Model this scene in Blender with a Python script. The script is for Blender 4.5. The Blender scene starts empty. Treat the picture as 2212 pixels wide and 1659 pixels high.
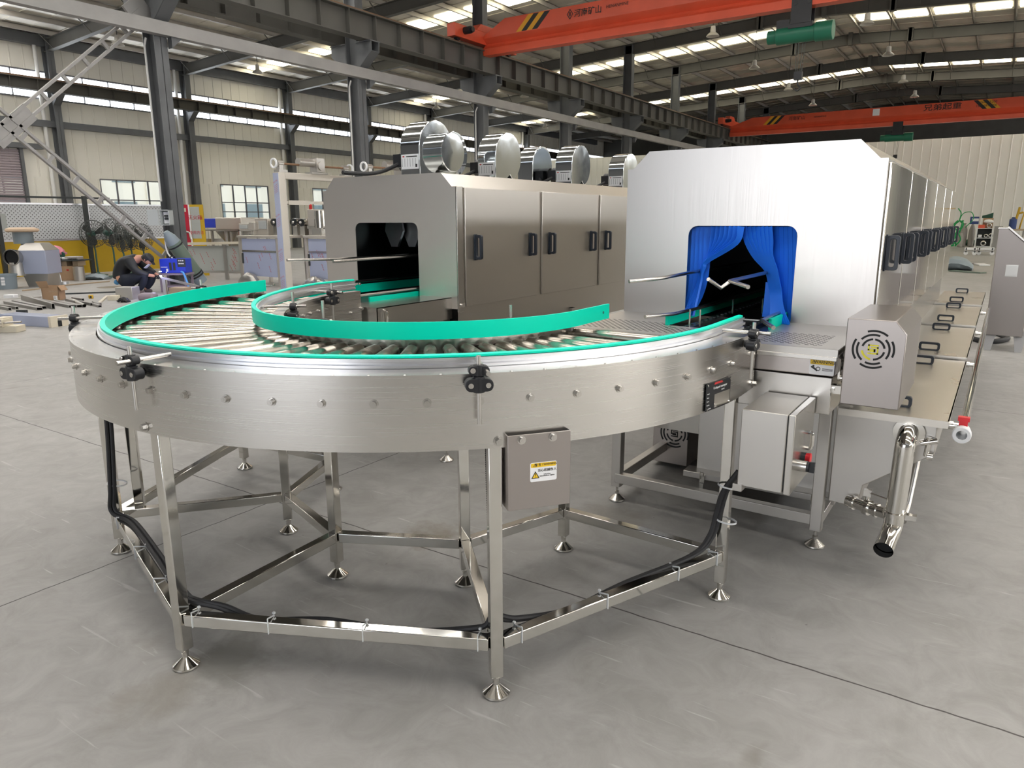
import bpy, math, random
from mathutils import Vector, Matrix
D = bpy.data; SC = bpy.context.scene; COL = SC.collection
random.seed(7)
V = Vector; PI = math.pi; rad = math.radians
# ------------------------------------------------------------------ camera
EYE = V((0, 0, 1.45)); FPX = 1565.55
RT = V((0.831838, 0.555003, -0.004203)); DN = V((0.118826, -0.185483, -0.975436)); FW = V((-0.542149, 0.810906, -0.220241))
cd = D.cameras.new('camera'); cd.sensor_width = 36; cd.lens = FPX / 2212 * 36; cd.clip_end = 400; cd.clip_start = 0.05
cam = D.objects.new('camera', cd); COL.objects.link(cam)
cam.matrix_world = Matrix(((RT.x, -DN.x, -FW.x, 0), (RT.y, -DN.y, -FW.y, 0), (RT.z, -DN.z, -FW.z, 1.45), (0, 0, 0, 1)))
SC.camera = cam
def _ray(x, y): return RT * ((x - 1106) / FPX) + DN * ((y - 829.5) / FPX) + FW
def gx(x, y, X): d = _ray(x, y); return EYE + d * (X / d.x)
def gy(x, y, Y): d = _ray(x, y); return EYE + d * (Y / d.y)
def gz(x, y, z=0.0): d = _ray(x, y); return EYE + d * ((z - 1.45) / d.z)
# ------------------------------------------------------------------ exposure, world, daylight
SC.view_settings.view_transform = 'Standard'; SC.view_settings.look = 'None'; SC.view_settings.gamma = 1
SC.view_settings.exposure = 0.1
SC.view_settings.use_curve_mapping = False
try:
    SC.cycles.use_denoising = True; SC.cycles.max_bounces = 7; SC.cycles.diffuse_bounces = 4; SC.cycles.glossy_bounces = 4
    SC.cycles.sample_clamp_indirect = 6; SC.cycles.caustics_reflective = False; SC.cycles.caustics_refractive = False
    SC.cycles.use_adaptive_sampling = True; SC.cycles.adaptive_threshold = 0.015
except Exception: pass
W = D.worlds.new('overcast_sky'); SC.world = W; W.use_nodes = True
wn = W.node_tree.nodes; wl = W.node_tree.links
bg = wn['Background']; bg.inputs['Strength'].default_value = 2.4
tc = wn.new('ShaderNodeTexCoord'); sx = wn.new('ShaderNodeSeparateXYZ'); cr = wn.new('ShaderNodeValToRGB')
wl.new(tc.outputs['Generated'], sx.inputs[0]); wl.new(sx.outputs['Z'], cr.inputs[0]); wl.new(cr.outputs[0], bg.inputs['Color'])
cr.color_ramp.elements[0].color = (.86, .9, .95, 1); cr.color_ramp.elements[1].color = (.62, .76, 1, 1)
def area(name, loc, target, sx_, sy_, watts, col=(1, 1, 1)):
    l = D.lights.new(name, 'AREA'); l.shape = 'RECTANGLE'; l.size = sx_; l.size_y = sy_; l.energy = watts; l.color = col
    o = D.objects.new(name, l); COL.objects.link(o); o.location = loc
    o.rotation_euler = (V(target) - V(loc)).to_track_quat('-Z', 'Y').to_euler(); return o
# daylight entering by the open gate behind the camera ; unseen fill panel added at the right wall
DOOR_W = area('gate_daylight', (-1.9, -10.9, 2.9), (-1.9, 0, 2.4), 5.8, 5.4, 175, (1, .97, .95))
area('side_fill', (17.2, 8, 2.9), (0, 8, 1.5), 11, 5.4, 420, (1, .96, .9))
# ------------------------------------------------------------------ materials
MATS = {}
def mat(name, col=(.5, .5, .5), rough=.5, metal=0., spec=.5, emit=None, es=1., var=0., vs=8., bump=0., bs=(60, 60, 60), rv=0., trans=0.):
    m = D.materials.new(name); m.use_nodes = True; n = m.node_tree.nodes; l = m.node_tree.links
    b = n['Principled BSDF']; I = b.inputs
    I['Base Color'].default_value = (*col, 1); I['Roughness'].default_value = rough; I['Metallic'].default_value = metal
    I['Specular IOR Level'].default_value = spec
    if trans: I['Transmission Weight'].default_value = trans
    if emit: I['Emission Color'].default_value = (*emit, 1); I['Emission Strength'].default_value = es
    if var or bump or rv:
        t = n.new('ShaderNodeTexCoord')
    if var:
        nz = n.new('ShaderNodeTexNoise'); nz.inputs['Scale'].default_value = vs; nz.inputs['Detail'].default_value = 5
        l.new(t.outputs['Object'], nz.inputs['Vector'])
        r = n.new('ShaderNodeValToRGB'); r.color_ramp.elements[0].position = .3; r.color_ramp.elements[1].position = .7
        r.color_ramp.elements[0].color = (*[c * (1 - var) for c in col], 1); r.color_ramp.elements[1].color = (*[min(1, c * (1 + var)) for c in col], 1)
        l.new(nz.outputs['Fac'], r.inputs[0]); l.new(r.outputs[0], I['Base Color'])
    if bump or rv:
        mp = n.new('ShaderNodeMapping'); mp.inputs['Scale'].default_value = bs; l.new(t.outputs['Object'], mp.inputs[0])
        nb = n.new('ShaderNodeTexNoise'); nb.inputs['Scale'].default_value = 1; nb.inputs['Detail'].default_value = 3
        l.new(mp.outputs[0], nb.inputs['Vector'])
        if bump:
            bp = n.new('ShaderNodeBump'); bp.inputs['Strength'].default_value = bump; bp.inputs['Distance'].default_value = .002
            l.new(nb.outputs['Fac'], bp.inputs['Height']); l.new(bp.outputs[0], I['Normal'])
        if rv:
            mr = n.new('ShaderNodeMapRange'); mr.inputs[3].default_value = max(.02, rough - rv); mr.inputs[4].default_value = rough + rv
            l.new(nb.outputs['Fac'], mr.inputs[0]); l.new(mr.outputs[0], I['Roughness'])
    MATS[name] = m; return m
M = MATS
mat('brushed_band', (.69, .67, .64), .25, 1, bump=.032, bs=(2, 2, 500), rv=.08)
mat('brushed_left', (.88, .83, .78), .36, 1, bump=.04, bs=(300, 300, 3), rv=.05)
mat('cover_steel', (.35, .32, .305), .33, 1)
mat('brushed_plate', (.50, .475, .455), .31, 1, bump=.05, bs=(300, 300, 3), rv=.06)
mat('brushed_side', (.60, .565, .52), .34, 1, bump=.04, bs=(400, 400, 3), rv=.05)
mat('steel', (.60, .58, .55), .26, 1, rv=.03, bs=(3, 3, 3))
mat('stock_steel', (.33, .32, .30), .45, .8)
mat('steel_dull', (.54, .52, .49), .42, 1, rv=.08, bs=(5, 5, 5))
mat('polished', (.72, .70, .66), .08, 1, rv=.02, bs=(4, 4, 4))
mat('mirror', (.72, .69, .64), .07, 1, bump=.25, bs=(2.2, 2.2, 1.2))
mat('lid_steel', (.66, .63, .58), .3, 1, rv=.08, bs=(3, 3, 3))
mat('pale_steel', (.62, .58, .52), .45, .7)
mat('box_grey', (.48, .51, .51), .45)
mat('front_wall_dark', (.2, .2, .2), .6)  # unseen front wall, darkened so the conveyor steel reflects darker
mat('galvanized', (.62, .65, .67), .07, 1, rv=.06, bs=(12, 12, 12))
mat('roller_steel', (.50, .46, .40), .27, 1, rv=.05, bs=(8, 8, 8))
mat('aluminium', (.84, .85, .88), .3, 1)
mat('green_plastic', (.0, .90, .62), .38, 0, .3)
mat('black_plastic', (.012, .013, .016), .42)
mat('black_rubber', (.015, .015, .017), .6)
mat('dark_hole', (.008, .009, .01), .7)
mat('pan_gap_shade', (.10, .095, .085), .6, .6)  # pan colour darkened to paint shade into the roller gaps
mat('inside_dark', (.13, .14, .15), .28, .85)  # tunnel linings coloured dark to stand for the shade inside
mat('handle_blueblack', (.02, .027, .04), .4)
mat('blue_strip', (.018, .19, .93), .42, 0, .3)
mat('white_plastic', (.82, .83, .84), .4)
mat('clear_tie', (.75, .77, .78), .3)
mat('label_white', (.85, .85, .86), .4)
mat('label_yellow', (.85, .55, .02), .45)
mat('label_black', (.015, .015, .015), .5)
mat('label_red', (.55, .03, .03), .5)
mat('motor_yellow', (.75, .68, .02), .4)
mat('red_plastic', (.75, .02, .03), .35)
mat('fire_red', (.55, .02, .05), .35)
mat('crane_orange', (.70, .10, .045), .4, var=.08, vs=1.5)
mat('crane_yellow', (.75, .36, .02), .5)
mat('hoist_green', (.01, .14, .08), .4)
mat('column_grey', (.115, .12, .125), .5, var=.12, vs=2)
mat('beam_grey', (.09, .086, .076), .55, var=.12, vs=1.2)
mat('brace_grey', (.30, .29, .28), .45, var=.1, vs=2)
mat('purlin', (.46, .43, .385), .42, .4)
mat('roof_sheet', (.80, .755, .68), .45, .25, var=.16, vs=.7)
mat('rail_rust', (.20, .11, .06), .6)
mat('wall_cream', (.80, .77, .69), .55, var=.03, vs=.4)
mat('wall_white', (.78, .77, .73), .55, var=.03, vs=.4)
mat('shutter_mauve', (.36, .30, .32), .5)
mat('pipe_white', (.75, .74, .72), .5)
mat('skylight', (.9, .85, .6), .5, emit=(1, .94, .72), es=7)
mat('skylight_fill', (.9, .9, .85), .5, emit=(1, .965, .91), es=13)  # near rows out of view, glow raised to brighten the foreground
mat('window_side', (.9, .93, 1), .5, emit=(.95, .97, 1), es=13)
mat('window_light', (.9, .93, 1), .5, emit=(.88, .94, 1), es=7)
mat('window_frame', (.16, .16, .17), .5)
mat('panel_yellow', (.62, .40, .02), .5, var=.1, vs=1)
mat('panel_perforated', (.60, .62, .63), .4)
mat('post_black', (.03, .035, .035), .5)
mat('cardboard', (.42, .27, .16), .75, var=.08, vs=6)
mat('film_blue', (.40, .44, .58), .2, 0, .6)
mat('film_grey', (.46, .48, .46), .22, 0, .6)
mat('film_print', (.45, .12, .12), .5)
mat('duct_green', (.16, .21, .17), .35)
mat('duct_grey', (.24, .29, .32), .45)
mat('welder_blue', (.02, .05, .55), .4)
mat('bench_mauve', (.26, .21, .25), .5)
mat('fan_wire', (.05, .06, .055), .5)
mat('fan_green', (.03, .10, .08), .4)
mat('jacket', (.012, .014, .017), .55)
mat('trousers', (.010, .014, .025), .75)
mat('skin', (.55, .28, .18), .55)
mat('mask_white', (.8, .82, .85), .4)
mat('shirt_blue', (.10, .30, .55), .7)
mat('hair', (.01, .009, .008), .6)
mat('boot', (.12, .09, .08), .7)
mat('pink_cloth', (.70, .25, .32), .8)
mat('wood', (.45, .35, .24), .7)
mat('sand_paper', (.60, .45, .32), .7)
mat('cream', (.66, .60, .48), .5)
mat('cabinet_steel', (.43, .395, .375), .33, 1)
mat('leg_grey', (.42, .42, .43), .5)
mat('sack', (.42, .39, .36), .6)
mat('green_hose', (.01, .30, .08), .45)
mat('dark_green', (.015, .07, .045), .6)
mat('box_blue', (.03, .06, .20), .5)
mat('cart_yellow', (.62, .38, .02), .45)
mat('lamp_shade', (.55, .52, .47), .4)
mat('facade', (.75, .66, .52), .8, var=.06, vs=.3)
mat('facade_window', (.16, .20, .20), .3)
mat('facade_brown', (.42, .30, .18), .7)
mat('outdoor_ground', (.5, .48, .44), .9)
mat('spark', (1, 1, 1), .5, emit=(.75, .8, 1), es=14)
mat('cable_blue', (.10, .35, .75), .4)
mat('concrete_dirt', (.20, .17, .13), .8)
mat('glass_pane', (.9, .95, .95), .03, 0, .5, trans=1.0)
mat('red_lamp', (.7, .03, .03), .3)
# concrete floor with saw-cut joints, patches, scratches and stains
def floor_mat():
    m = D.materials.new('concrete_floor'); m.use_nodes = True; n = m.node_tree.nodes; l = m.node_tree.links; b = n['Principled BSDF']
    t = n.new('ShaderNodeTexCoord'); O = t.outputs['Object']
    def noise(sc, det=6, rough=.6, dist=0., vec=None):
        z = n.new('ShaderNodeTexNoise'); z.inputs['Scale'].default_value = sc; z.inputs['Detail'].default_value = det
        z.inputs['Roughness'].default_value = rough; z.inputs['Distortion'].default_value = dist; l.new(vec or O, z.inputs['Vector']); return z.outputs['Fac']
    def ramp(f, a, ca, bb, cb):
        r = n.new('ShaderNodeValToRGB'); e = r.color_ramp.elements; e[0].position = a; e[0].color = (*ca, 1); e[1].position = bb; e[1].color = (*cb, 1); l.new(f, r.inputs[0]); return r.outputs[0]
    def mix(f, a, c, bt='MIX'):
        x = n.new('ShaderNodeMix'); x.data_type = 'RGBA'; x.blend_type = bt
        if isinstance(f, float): x.inputs[0].default_value = f
        else: l.new(f, x.inputs[0])
        for s, q in ((6, a), (7, c)):
            if isinstance(q, tuple): x.inputs[s].default_value = (*q, 1)
            else: l.new(q, x.inputs[s])
        return x.outputs[2]
    base = ramp(noise(.8, 8, .62, .4), .32, (.285, .275, .26), .68, (.395, .385, .37))
    base = mix(.55, base, ramp(noise(5, 8, .7, 1.2), .35, (.27, .26, .245), .65, (.40, .39, .375)))
    mp = n.new('ShaderNodeMapping'); mp.inputs['Rotation'].default_value = (0, 0, .6); mp.inputs['Scale'].default_value = (3, 40, 1); l.new(O, mp.inputs[0])
    scr = ramp(noise(1.2, 3, .5, .6, mp.outputs[0]), .66, (0, 0, 0), .74, (1, 1, 1))
    base = mix(scr, base, (.44, .43, .42), 'MIX')
    x = n.new('ShaderNodeMix')
    st = ramp(noise(1.7, 4, .55, .8), .66, (0, 0, 0), .78, (.55, .55, .55))
    base = mix(st, base, (.16, .135, .11), 'MIX')
    sp = ramp(noise(26, 2, .5), .77, (0, 0, 0), .80, (.7, .7, .7)); base = mix(sp, base, (.10, .095, .09))
    sep = n.new('ShaderNodeSeparateXYZ'); wob = n.new('ShaderNodeTexNoise'); wob.inputs['Scale'].default_value = 9; l.new(O, wob.inputs['Vector'])
    l.new(O, sep.inputs[0])
    def joint(axis, off, per):
        a = n.new('ShaderNodeMath'); a.operation = 'MULTIPLY_ADD'; a.inputs[1].default_value = .014; a.inputs[2].default_value = -off - .007; l.new(wob.outputs['Fac'], a.inputs[0])
        s = n.new('ShaderNodeMath'); s.operation = 'ADD'; l.new(sep.outputs[axis], s.inputs[0]); l.new(a.outputs[0], s.inputs[1])
        p = n.new('ShaderNodeMath'); p.operation = 'PINGPONG'; p.inputs[1].default_value = per; l.new(s.outputs[0], p.inputs[0])
        c = n.new('ShaderNodeMath'); c.operation = 'LESS_THAN'; c.inputs[1].default_value = .0035; l.new(p.outputs[0], c.inputs[0]); return c.outputs[0]
    j = n.new('ShaderNodeMath'); j.operation = 'MAXIMUM'; l.new(joint('X', -3.07, 2.22), j.inputs[0]); l.new(joint('Y', 2.31, 2.12), j.inputs[1])
    base = mix(j.outputs[0], base, (.07, .065, .06))
    def blot(px, py, r0, col, sc=6, amt=.6, str_=.5):          # one spill: a wobbly disc
        c = gz(px, py); d = n.new('ShaderNodeVectorMath'); d.operation = 'DISTANCE'; l.new(O, d.inputs[0]); d.inputs[1].default_value = (c.x, c.y, 0)
        a = n.new('ShaderNodeMath'); a.operation = 'MULTIPLY_ADD'; a.inputs[1].default_value = amt; l.new(noise(sc, 5, .65), a.inputs[0]); l.new(d.outputs['Value'], a.inputs[2])
        return mix(ramp(a.outputs[0], max(0, r0 + amt * .38), (str_,) * 3, r0 + amt * .62, (0, 0, 0)), base, col)
    base = blot(935, 1155, .10, (.19, .15, .105), 7, .5, .55); base = blot(500, 1430, .12, (.17, .16, .145), 5, .55, .6); base = blot(330, 1500, .1, (.22, .19, .155), 6, .5, .4); base = blot(1320, 1110, .15, (.2, .175, .14), 5, .6, .4)
    l.new(base, b.inputs['Base Color'])
    rr = n.new('ShaderNodeMapRange'); rr.inputs[3].default_value = .38; rr.inputs[4].default_value = .6; l.new(noise(3, 5), rr.inputs[0]); l.new(rr.outputs[0], b.inputs['Roughness'])
    bp = n.new('ShaderNodeBump'); bp.inputs['Strength'].default_value = .12; bp.inputs['Distance'].default_value = .004; l.new(noise(40, 6, .7), bp.inputs['Height']); l.new(bp.outputs[0], b.inputs['Normal'])
    b.inputs['Specular IOR Level'].default_value = .35
    MATS['concrete_floor'] = m
floor_mat()
# perforated sheet: rows of round holes, a plain field in the middle
def perf_mat():
    m = M['panel_perforated']; n = m.node_tree.nodes; l = m.node_tree.links; b = n['Principled BSDF']
    t = n.new('ShaderNodeTexCoord'); sp = n.new('ShaderNodeSeparateXYZ'); l.new(t.outputs['Object'], sp.inputs[0])
    def mth(op, a, bb=None, c=None):
        q = n.new('ShaderNodeMath'); q.operation = op
        for i, v_ in enumerate((a, bb, c)):
            if v_ is None: continue
            if isinstance(v_, (int, float)): q.inputs[i].default_value = v_
            else: l.new(v_, q.inputs[i])
        return q.outputs[0]
    P = .05
    y, z = sp.outputs['Y'], sp.outputs['Z']
    a = mth('PINGPONG', mth('ADD', y, z), P); c = mth('PINGPONG', mth('SUBTRACT', y, z), P)
    a2 = mth('MULTIPLY', a, a); c2 = mth('MULTIPLY', c, c)
    hole = mth('LESS_THAN', mth('ADD', a2, c2), .00042)
    r = n.new('ShaderNodeMix'); r.data_type = 'RGBA'; l.new(hole, r.inputs[0]); r.inputs[6].default_value = (.62, .64, .65, 1); r.inputs[7].default_value = (.12, .12, .125, 1)
    l.new(r.outputs[2], b.inputs['Base Color'])
perf_mat()
# ------------------------------------------------------------------ mesh helpers
class MB:
    DEF = None
    def __init__(s): s.v = []; s.f = []; s.m = []; s.k = 0; s.M = MB.DEF
    def add(s, vs, fs):
        o = len(s.v)
        s.v += [tuple(s.M @ V(p)) if s.M is not None else tuple(p) for p in vs]
        s.f += [[i + o for i in q] for q in fs]; s.m += [s.k] * len(fs); return s
    def box(s, x0, x1, y0, y1, z0, z1):
        return s.add([(x0, y0, z0), (x1, y0, z0), (x1, y1, z0), (x0, y1, z0), (x0, y0, z1), (x1, y0, z1), (x1, y1, z1), (x0, y1, z1)],
                     [(3, 2, 1, 0), (4, 5, 6, 7), (0, 1, 5, 4), (1, 2, 6, 5), (2, 3, 7, 6), (3, 0, 4, 7)])
    def cbox(s, c, d, rz=0., rx=0., ry=0.):
        R = Matrix.Rotation(rz, 3, 'Z') @ Matrix.Rotation(ry, 3, 'Y') @ Matrix.Rotation(rx, 3, 'X'); c = V(c)
        P = [c + R @ V((sx_ * d[0] / 2, sy_ * d[1] / 2, sz * d[2] / 2)) for sz in (-1, 1) for sx_, sy_ in ((-1, -1), (1, -1), (1, 1), (-1, 1))]
        return s.add(P, [(3, 2, 1, 0), (4, 5, 6, 7), (0, 1, 5, 4), (1, 2, 6, 5), (2, 3, 7, 6), (3, 0, 4, 7)])
    def bar(s, p0, p1, w, h, up=(0, 0, 1)):
        p0 = V(p0); p1 = V(p1); d = (p1 - p0).normalized(); up = V(up)
        a = d.cross(up)
        if a.length < 1e-4: a = d.cross(V((1, 0, 0)))
        a.normalize(); b = a.cross(d)
        P = [q + a * (i * w / 2) + b * (j * h / 2) for q in (p0, p1) for i, j in ((-1, -1), (1, -1), (1, 1), (-1, 1))]
        return s.add(P, [(0, 1, 2, 3), (7, 6, 5, 4), (4, 5, 1, 0), (5, 6, 2, 1), (6, 7, 3, 2), (7, 4, 0, 3)])
    def hollow(s, p0, p1, w, h, t, up=(0, 0, 1)):
        p0 = V(p0); p1 = V(p1); d = (p1 - p0).normalized(); a = d.cross(V(up)).normalized(); b = a.cross(d)
        R = []
        for q in (p0, p1):
            for ww, hh in ((w, h), (w - 2 * t, h - 2 * t)):
                R += [q + a * (i * ww / 2) + b * (j * hh / 2) for i, j in ((-1, -1), (1, -1), (1, 1), (-1, 1))]
        F = []
        for i in range(4):
            k = (i + 1) % 4
            F += [(8 + i, 8 + k, k, i), (4 + i, 4 + k, 12 + k, 12 + i), (i, k, 4 + k, 4 + i), (12 + i, 12 + k, 8 + k, 8 + i)]
        return s.add(R, F)
    def tube(s, pts, r, n=8, cap=True):
        pts = [V(p) for p in pts]; rs = r if isinstance(r, (list, tuple)) else [r] * len(pts)
        T = [(pts[min(i + 1, len(pts) - 1)] - pts[max(i - 1, 0)]).normalized() for i in range(len(pts))]
        a = T[0].orthogonal().normalized(); P = []; F = []
        for i, p in enumerate(pts):
            a = (a - T[i] * a.dot(T[i])).normalized(); b = T[i].cross(a)
            P += [p + (a * math.cos(2 * PI * k / n) + b * math.sin(2 * PI * k / n)) * rs[i] for k in range(n)]
        for i in range(len(pts) - 1):
            for k in range(n): q = (k + 1) % n; F.append((i * n + k, i * n + q, i * n + n + q, i * n + n + k))
        if cap: F += [tuple(range(n - 1, -1, -1)), tuple(range((len(pts) - 1) * n, len(pts) * n))]
        return s.add(P, F)
    def cyl(s, p0, p1, r0, r1=None, n=16): return s.tube([p0, p1], [r0, r0 if r1 is None else r1], n)
    def lathe(s, prof, org=(0, 0, 0), axis=(0, 0, 1), n=20):
        ax = V(axis).normalized(); a = ax.orthogonal().normalized(); b = ax.cross(a); org = V(org); P = []; F = []
        for r, h in prof: P += [org + ax * h + (a * math.cos(2 * PI * k / n) + b * math.sin(2 * PI * k / n)) * max(r, 1e-5) for k in range(n)]
        for i in range(len(prof) - 1):
            for k in range(n): q = (k + 1) % n; F.append((i * n + k, i * n + q, i * n + n + q, i * n + n + k))
        L = (len(prof) - 1) * n
        if prof[0][0] > 1e-4 and abs(prof[0][0] - prof[-1][0]) < 1e-6 and len(prof) > 2: F += [(L + k, L + (k + 1) % n, (k + 1) % n, k) for k in range(n)]; return s.add(P, F)
        if prof[0][0] > 1e-4: F.append(tuple(range(n - 1, -1, -1)))
        if prof[-1][0] > 1e-4: F.append(tuple(range((len(prof) - 1) * n, len(prof) * n)))
        return s.add(P, F)
    def prism(s, poly, vec):
        n = len(poly); vec = V(vec); P = [V(p) for p in poly] + [V(p) + vec for p in poly]
        return s.add(P, [tuple(range(n - 1, -1, -1)), tuple(range(n, 2 * n))] + [(i, (i + 1) % n, n + (i + 1) % n, n + i) for i in range(n)])
    def holed(s, outer, inner, vec):      # plate between two loops with the same count of points, extruded
        n = len(outer); vec = V(vec); A = [V(p) for p in outer]; B = [V(p) for p in inner]
        P = A + B + [p + vec for p in A] + [p + vec for p in B]; F = []
        for i in range(n):
            k = (i + 1) % n
            F += [(i, n + i, n + k, k), (2 * n + i, 2 * n + k, 3 * n + k, 3 * n + i), (i, k, 2 * n + k, 2 * n + i), (n + k, n + i, 3 * n + i, 3 * n + k)]
        return s.add(P, F)
    def sweep(s, path, prof):             # path: (x, y, nx, ny, dz); prof: (offset along n, z)
        n = len(prof); P = []; F = []
        for x, y, nx, ny, dz in path: P += [(x + nx * o, y + ny * o, z + dz) for o, z in prof]
        for i in range(len(path) - 1):
            for k in range(n): q = (k + 1) % n; F.append((i * n + k, i * n + n + k, i * n + n + q, i * n + q))
        F += [tuple(range(n)), tuple(range(len(path) * n - 1, (len(path) - 1) * n - 1, -1))]
        return s.add(P, F)
    def rows(s, R, close=False, cap=True):   # loft through rings of equal length
        n = len(R[0]); P = [p for r in R for p in r]; F = []
        for i in range(len(R) - 1):
            for k in range(n): q = (k + 1) % n; F.append((i * n + k, i * n + q, i * n + n + q, i * n + n + k))
        if cap: F += [tuple(range(n - 1, -1, -1)), tuple(range((len(R) - 1) * n, len(R) * n))]
        return s.add(P, F)
    def ball(s, c, r, n=12, sc=(1, 1, 1)):
        c = V(c); R = []
        m = max(4, n // 2)
        P = []; F = []
        for i in range(m + 1):
            th = PI * i / m
            for k in range(n): ph = 2 * PI * k / n; P.append(c + V((r * sc[0] * math.sin(th) * math.cos(ph), r * sc[1] * math.sin(th) * math.sin(ph), r * sc[2] * math.cos(th))))
        for i in range(m):
            for k in range(n): q = (k + 1) % n; F.append((i * n + k, i * n + n + k, i * n + n + q, i * n + q))
        return s.add(P, F)
def build(mb, name, m, parent=None, bevel=0., ang=35, flat=False):
    org = V((0, 0, 0)); q = parent
    while q is not None: org += V(q.location); q = q.parent
    me = D.meshes.new(name); me.from_pydata([tuple(V(p) - org) for p in mb.v], [], mb.f)
    for x in (m if isinstance(m, (list, tuple)) else [m]): me.materials.append(M[x])
    for p, k in zip(me.polygons, mb.m): p.material_index = k; p.use_smooth = not flat
    me.update()
    if not flat: me.set_sharp_from_angle(angle=rad(ang))
    o = D.objects.new(name, me); COL.objects.link(o)
    if parent is not None: o.parent = parent
    if bevel:
        b = o.modifiers.new('bevel', 'BEVEL'); b.width = bevel; b.segments = 2; b.limit_method = 'ANGLE'; b.angle_limit = rad(40); b.harden_normals = False
    return o
def one(name, m, fn, parent=None, **k):
    mb = MB(); fn(mb); return build(mb, name, m, parent, **k)
def tag(o, label=None, cat=None, group=None, kind=None):
    if label: o['label'] = label
    if cat: o['category'] = cat
    if group: o['group'] = group
    if kind: o['kind'] = kind
    return o
def thing(name, loc, label, cat, group=None, kind=None):
    o = D.objects.new(name, None); o.empty_display_size = .1; COL.objects.link(o); o.location = loc
    return tag(o, label, cat, group, kind)
def single(name, m, fn, label, cat, group=None, kind=None, **k):   # a thing that is one mesh, origin at its base
    mb = MB(); fn(mb)
    xs = [p[0] for p in mb.v]; ys = [p[1] for p in mb.v]; zs = [p[2] for p in mb.v]
    b = V(((min(xs) + max(xs)) / 2, (min(ys) + max(ys)) / 2, min(zs)))
    mb.v = [tuple(V(p) - b) for p in mb.v]
    o = build(mb, name, m, None, **k); o.location = b
    return tag(o, label, cat, group, kind)
def struct(name, m, fn, label=None, group=None, **k):
    return tag(one(name, m, fn, None, **k), label, None, group, 'structure')
def dup(o, loc, label=None, group=None):
    def cp(x, par):
        c = x.copy(); COL.objects.link(c); c.parent = par
        for h in list(x.children): cp(h, c)
        return c
    r = cp(o, None); r.location = loc
    if label: r['label'] = label
    if group: r['group'] = group
    return r
def basis(o, r, u):
    r = V(r).normalized(); u = (V(u) - r * V(u).dot(r)).normalized(); w = r.cross(u); o = V(o)
    return Matrix(((r.x, u.x, w.x, o.x), (r.y, u.y, w.y, o.y), (r.z, u.z, w.z, o.z), (0, 0, 0, 1)))
def text(s, size, B, u, v, w, m, parent, name='lettering', align='CENTER', ext=.0004, bold=0., sxx=1.):
    c = D.curves.new(name, 'FONT'); c.body = s; c.size = size; c.align_x = align; c.align_y = 'CENTER'; c.extrude = ext; c.offset = bold; c.resolution_u = 3
    c.materials.append(M[m]); o = D.objects.new(name, c); COL.objects.link(o)
    B2 = B @ Matrix.Translation((u, v, w)) @ Matrix.Diagonal((sxx, 1, 1, 1))
    org = V((0, 0, 0)); q = parent
    while q is not None: org += V(q.location); q = q.parent
    o.parent = parent
    o.matrix_local = Matrix.Translation(-org) @ B2; TEXTS.append(o)
    return o
TEXTS = []
def rrect(w, h, r, n=4, cx=0., cy=0.):
    P = []
    for sx_, sy_, a0 in ((1, 1, 0), (-1, 1, 90), (-1, -1, 180), (1, -1, 270)):
        for i in range(n + 1):
            a = rad(a0 + 90 * i / n); P.append((cx + sx_ * (w / 2 - r) + r * math.cos(a), cy + sy_ * (h / 2 - r) + r * math.sin(a)))
    return P
def bolt(mb, p, nrm, r=.008, l=.012):
    nrm = V(nrm).normalized(); p = V(p)
    mb.cyl(p, p + nrm * .002, r * 1.45, n=12); mb.cyl(p + nrm * .002, p + nrm * l, r, n=6 if l > .013 else 10); mb.k, k = mb.k, mb.k
    mb.cyl(p + nrm * l, p + nrm * (l + .0006), r * .45, n=6)
ORD = ['first', 'second', 'third', 'fourth', 'fifth', 'sixth', 'seventh', 'eighth', 'ninth', 'tenth', 'eleventh', 'twelfth', 'thirteenth', 'fourteenth', 'fifteenth', 'sixteenth', 'seventeenth', 'eighteenth', 'nineteenth', 'twentieth']
def lp(a, b, t): return V(a) * (1 - t) + V(b) * t
def spline(pts, n=8):                      # Catmull-Rom through the points
    P = [V(p) for p in pts]; P = [P[0] * 2 - P[1]] + P + [P[-1] * 2 - P[-2]]; out = []
    for i in range(1, len(P) - 2):
        for k in range(n):
            t = k / n; a, b, c, d = P[i - 1:i + 3]
            out.append(.5 * ((2 * b) + (c - a) * t + (2 * a - 5 * b + 4 * c - d) * t * t + (3 * b - a - 3 * c + d) * t ** 3))
    out.append(P[-2]); return out
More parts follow.
